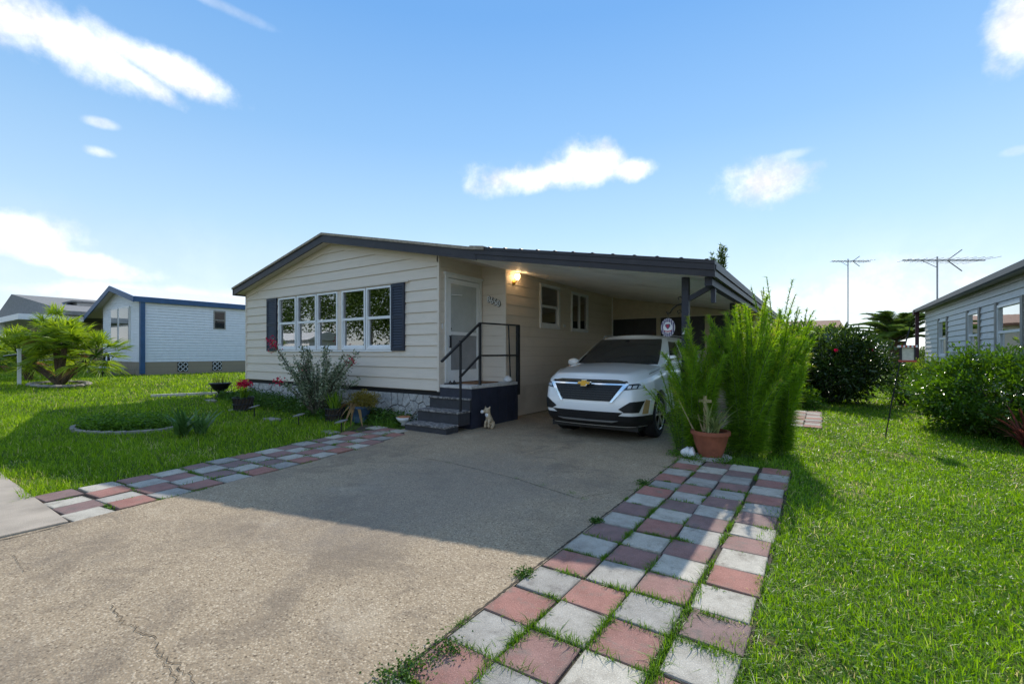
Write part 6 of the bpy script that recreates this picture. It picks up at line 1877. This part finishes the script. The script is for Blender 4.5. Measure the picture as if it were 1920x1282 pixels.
# cream house with white awning roof further left
ch = thing('cream_house', 'cream house with grey roof and white carport awning at the far left', 'house', (-40, 9.0, .5))
MB().box(-50, -37.0, 7.2, 19, .45, 3.3).build('wall', 'cream_wall', ch)
MB().prism([(-52, 6.5, 3.2), (-43.5, 6.5, 5.25), (-31.0, 6.5, 3.55), (-31.0, 6.5, 3.35)], (0, 13, 0)).build('roof', 'roof_grey', ch)
MB().prism([(-52, 4.9, 2.95), (-31.3, 4.9, 3.05), (-31.3, 4.9, 3.32), (-52, 4.9, 3.25)], (0, 2.3, 0)).build('awning', 'roof_white', ch)
for x in (-36.4, -40.6): MB().box(x - .09, x + .09, 5.0, 5.18, .45, 3.0).build('awning_post', 'vinyl_white', ch)
MB().tube([(-38.4, 5.05, 2.9), (-37.5, 5.05, 2.75), (-36.4, 5.1, 2.5)], .05, 8).build('awning_brace', 'vinyl_white', ch)
d_ = MB().box(-42.0, -40.6, 7.12, 7.2, .5, 2.7).build('door', 'vinyl_white', ch)
MB().box(-41.8, -40.8, 7.10, 7.12, .9, 2.55).build('door_panel', 'trim_white', d_)
for x in (-43.2, -39.8): MB().lathe([(.12, 0), (.2, .1), (.16, .42), (.03, .5)], (x, 7.0, 2.3), 10).build('wall_lantern', 'black_iron', ch)
MB().box(-37.6, -36.0, 8.0, 9.2, 3.6, 4.38).build('chimney', 'blue_white_siding', ch); MB().box(-37.9, -35.7, 7.7, 9.5, 4.38, 4.47).build('chimney_cap', 'roof_grey', ch)
for i, (x, y, rx, ry, h, lab, mt) in enumerate([(-31.5, 4.6, 2.2, .9, .62, 'low clipped hedge behind the fan palms', 'shrub_leaf'), (-38.5, 3.6, 3.0, 1.0, .62, 'hedge at the far left edge before the cream house', 'shrub_leaf')]):
    shrub('hedge', lab, (x, y, 0), (rx, ry, h), 4200, .11, mt, 120 + i, 90, .3, .5, cat='hedge')
shrub('corner_tree', 'dark leafy tree top behind the left corner of the house', (-16.6, 12.2, 2.0), (1.0, .9, .55), 700, .14, 'hibiscus_leaf', 125, 26, .4, .3, cat='tree')
aw = thing('window_awning', 'small dark awning on the side wall at the house corner', 'awning', (XL, 7.6, 2.2))
MB().prism([(XL - .01, 7.35, 2.75), (XL - .50, 7.35, 2.40), (XL - .50, 7.35, 2.18), (XL - .01, 7.35, 2.68)], (0, 1.2, 0)).build('canopy', 'plastic_black', aw)
MB().obox((XL - .02, 7.37, 2.15), (XL - .45, 7.37, 2.36), .03, .03).build('arm', 'bleached_wood', aw)

# brown roofed house far off
bx = onY(1500, 612, 38.0); bx2 = onY(1583, 612, 38.0)
br_ = thing('brown_roof_house', 'distant house with brown roof beyond the hibiscus', 'house', ((bx.x + bx2.x) / 2, 38, 0))
zt1, zt0 = onY(1540, 598, 38.0).z, onY(1540, 614, 38.0).z
MB().prism([(bx.x - 5, 38, zt0), (bx2.x, 38, zt0), (bx2.x - .2, 39.8, zt1), (bx.x - 5, 39.8, zt1)], (0, .01, -.15)).build('roof', 'roof_brown', br_)
MB().box(bx.x - 5, bx2.x - .4, 38.3, 44, -.02, zt0 - .02).build('wall', 'cream_wall', br_)

# across the street, seen only mirrored in the windows
rt = np.random.default_rng(300)
def street_tree(label, x, y, h, r, seed):
    rg = np.random.default_rng(seed); t = thing('street_tree', label, 'tree', (x, y, 0), None)
    MB().tube([(x, y, -.1), (x + .1, y, h * .35), (x - .1, y + .1, h * .7)], [.22, .17, .08], 10).build('trunk', 'bark', t)
    P, D, T = crown_points(rg, (x, y, h * .66), (r, r, h * .40), 4200, 80, .33, .45)
    place('crown', leaves_mesh(P, D, .34, .17, rg, T), 'tree_leaf', t)
for i, (x, y, h, r, lab) in enumerate([(-36, -15, 9.5, 3.6, 'broad tree across the street mirrored in the left windows'), (-43.5, -17, 11, 3.8, 'tall tree across the street mirrored in the middle windows'), (-59, -18, 12, 4.6, 'large tree across the street mirrored in the end window'), (-30, -14, 10, 3.8, 'round tree across the street mirrored in the right windows'), (-66, -22, 11, 4.5, 'leafy tree across the street at the far end of the row')]):
    street_tree(lab, x, y, h, r, 310 + i)
oh = thing('white_house', 'low white house across the street mirrored in the lower panes', 'house', (-46, -11.7, 0))
MB().box(-54, -38, -13.5, -9.9, -.05, 2.6).build('wall', 'blue_white_siding', oh); MB().prism([(-54.4, -13.9, 2.6), (-54.4, -9.5, 2.6), (-54.4, -11.7, 3.4)], (16.8, 0, 0)).build('roof', 'roof_white', oh)
MB().box(-47.5, -45.5, -9.9, -9.86, .9, 2.1).build('window', 'car_glass', oh)

# ------------------------------------------------------------------ from survey units to metres
done = set()
for me in bpy.data.meshes:
    if me.users and me.name not in done:
        me.transform(Matrix.Scale(SCALE, 4)); done.add(me.name)
for ob in bpy.data.objects:
    ob.location = ob.location * SCALE
pl.data.energy *= SCALE
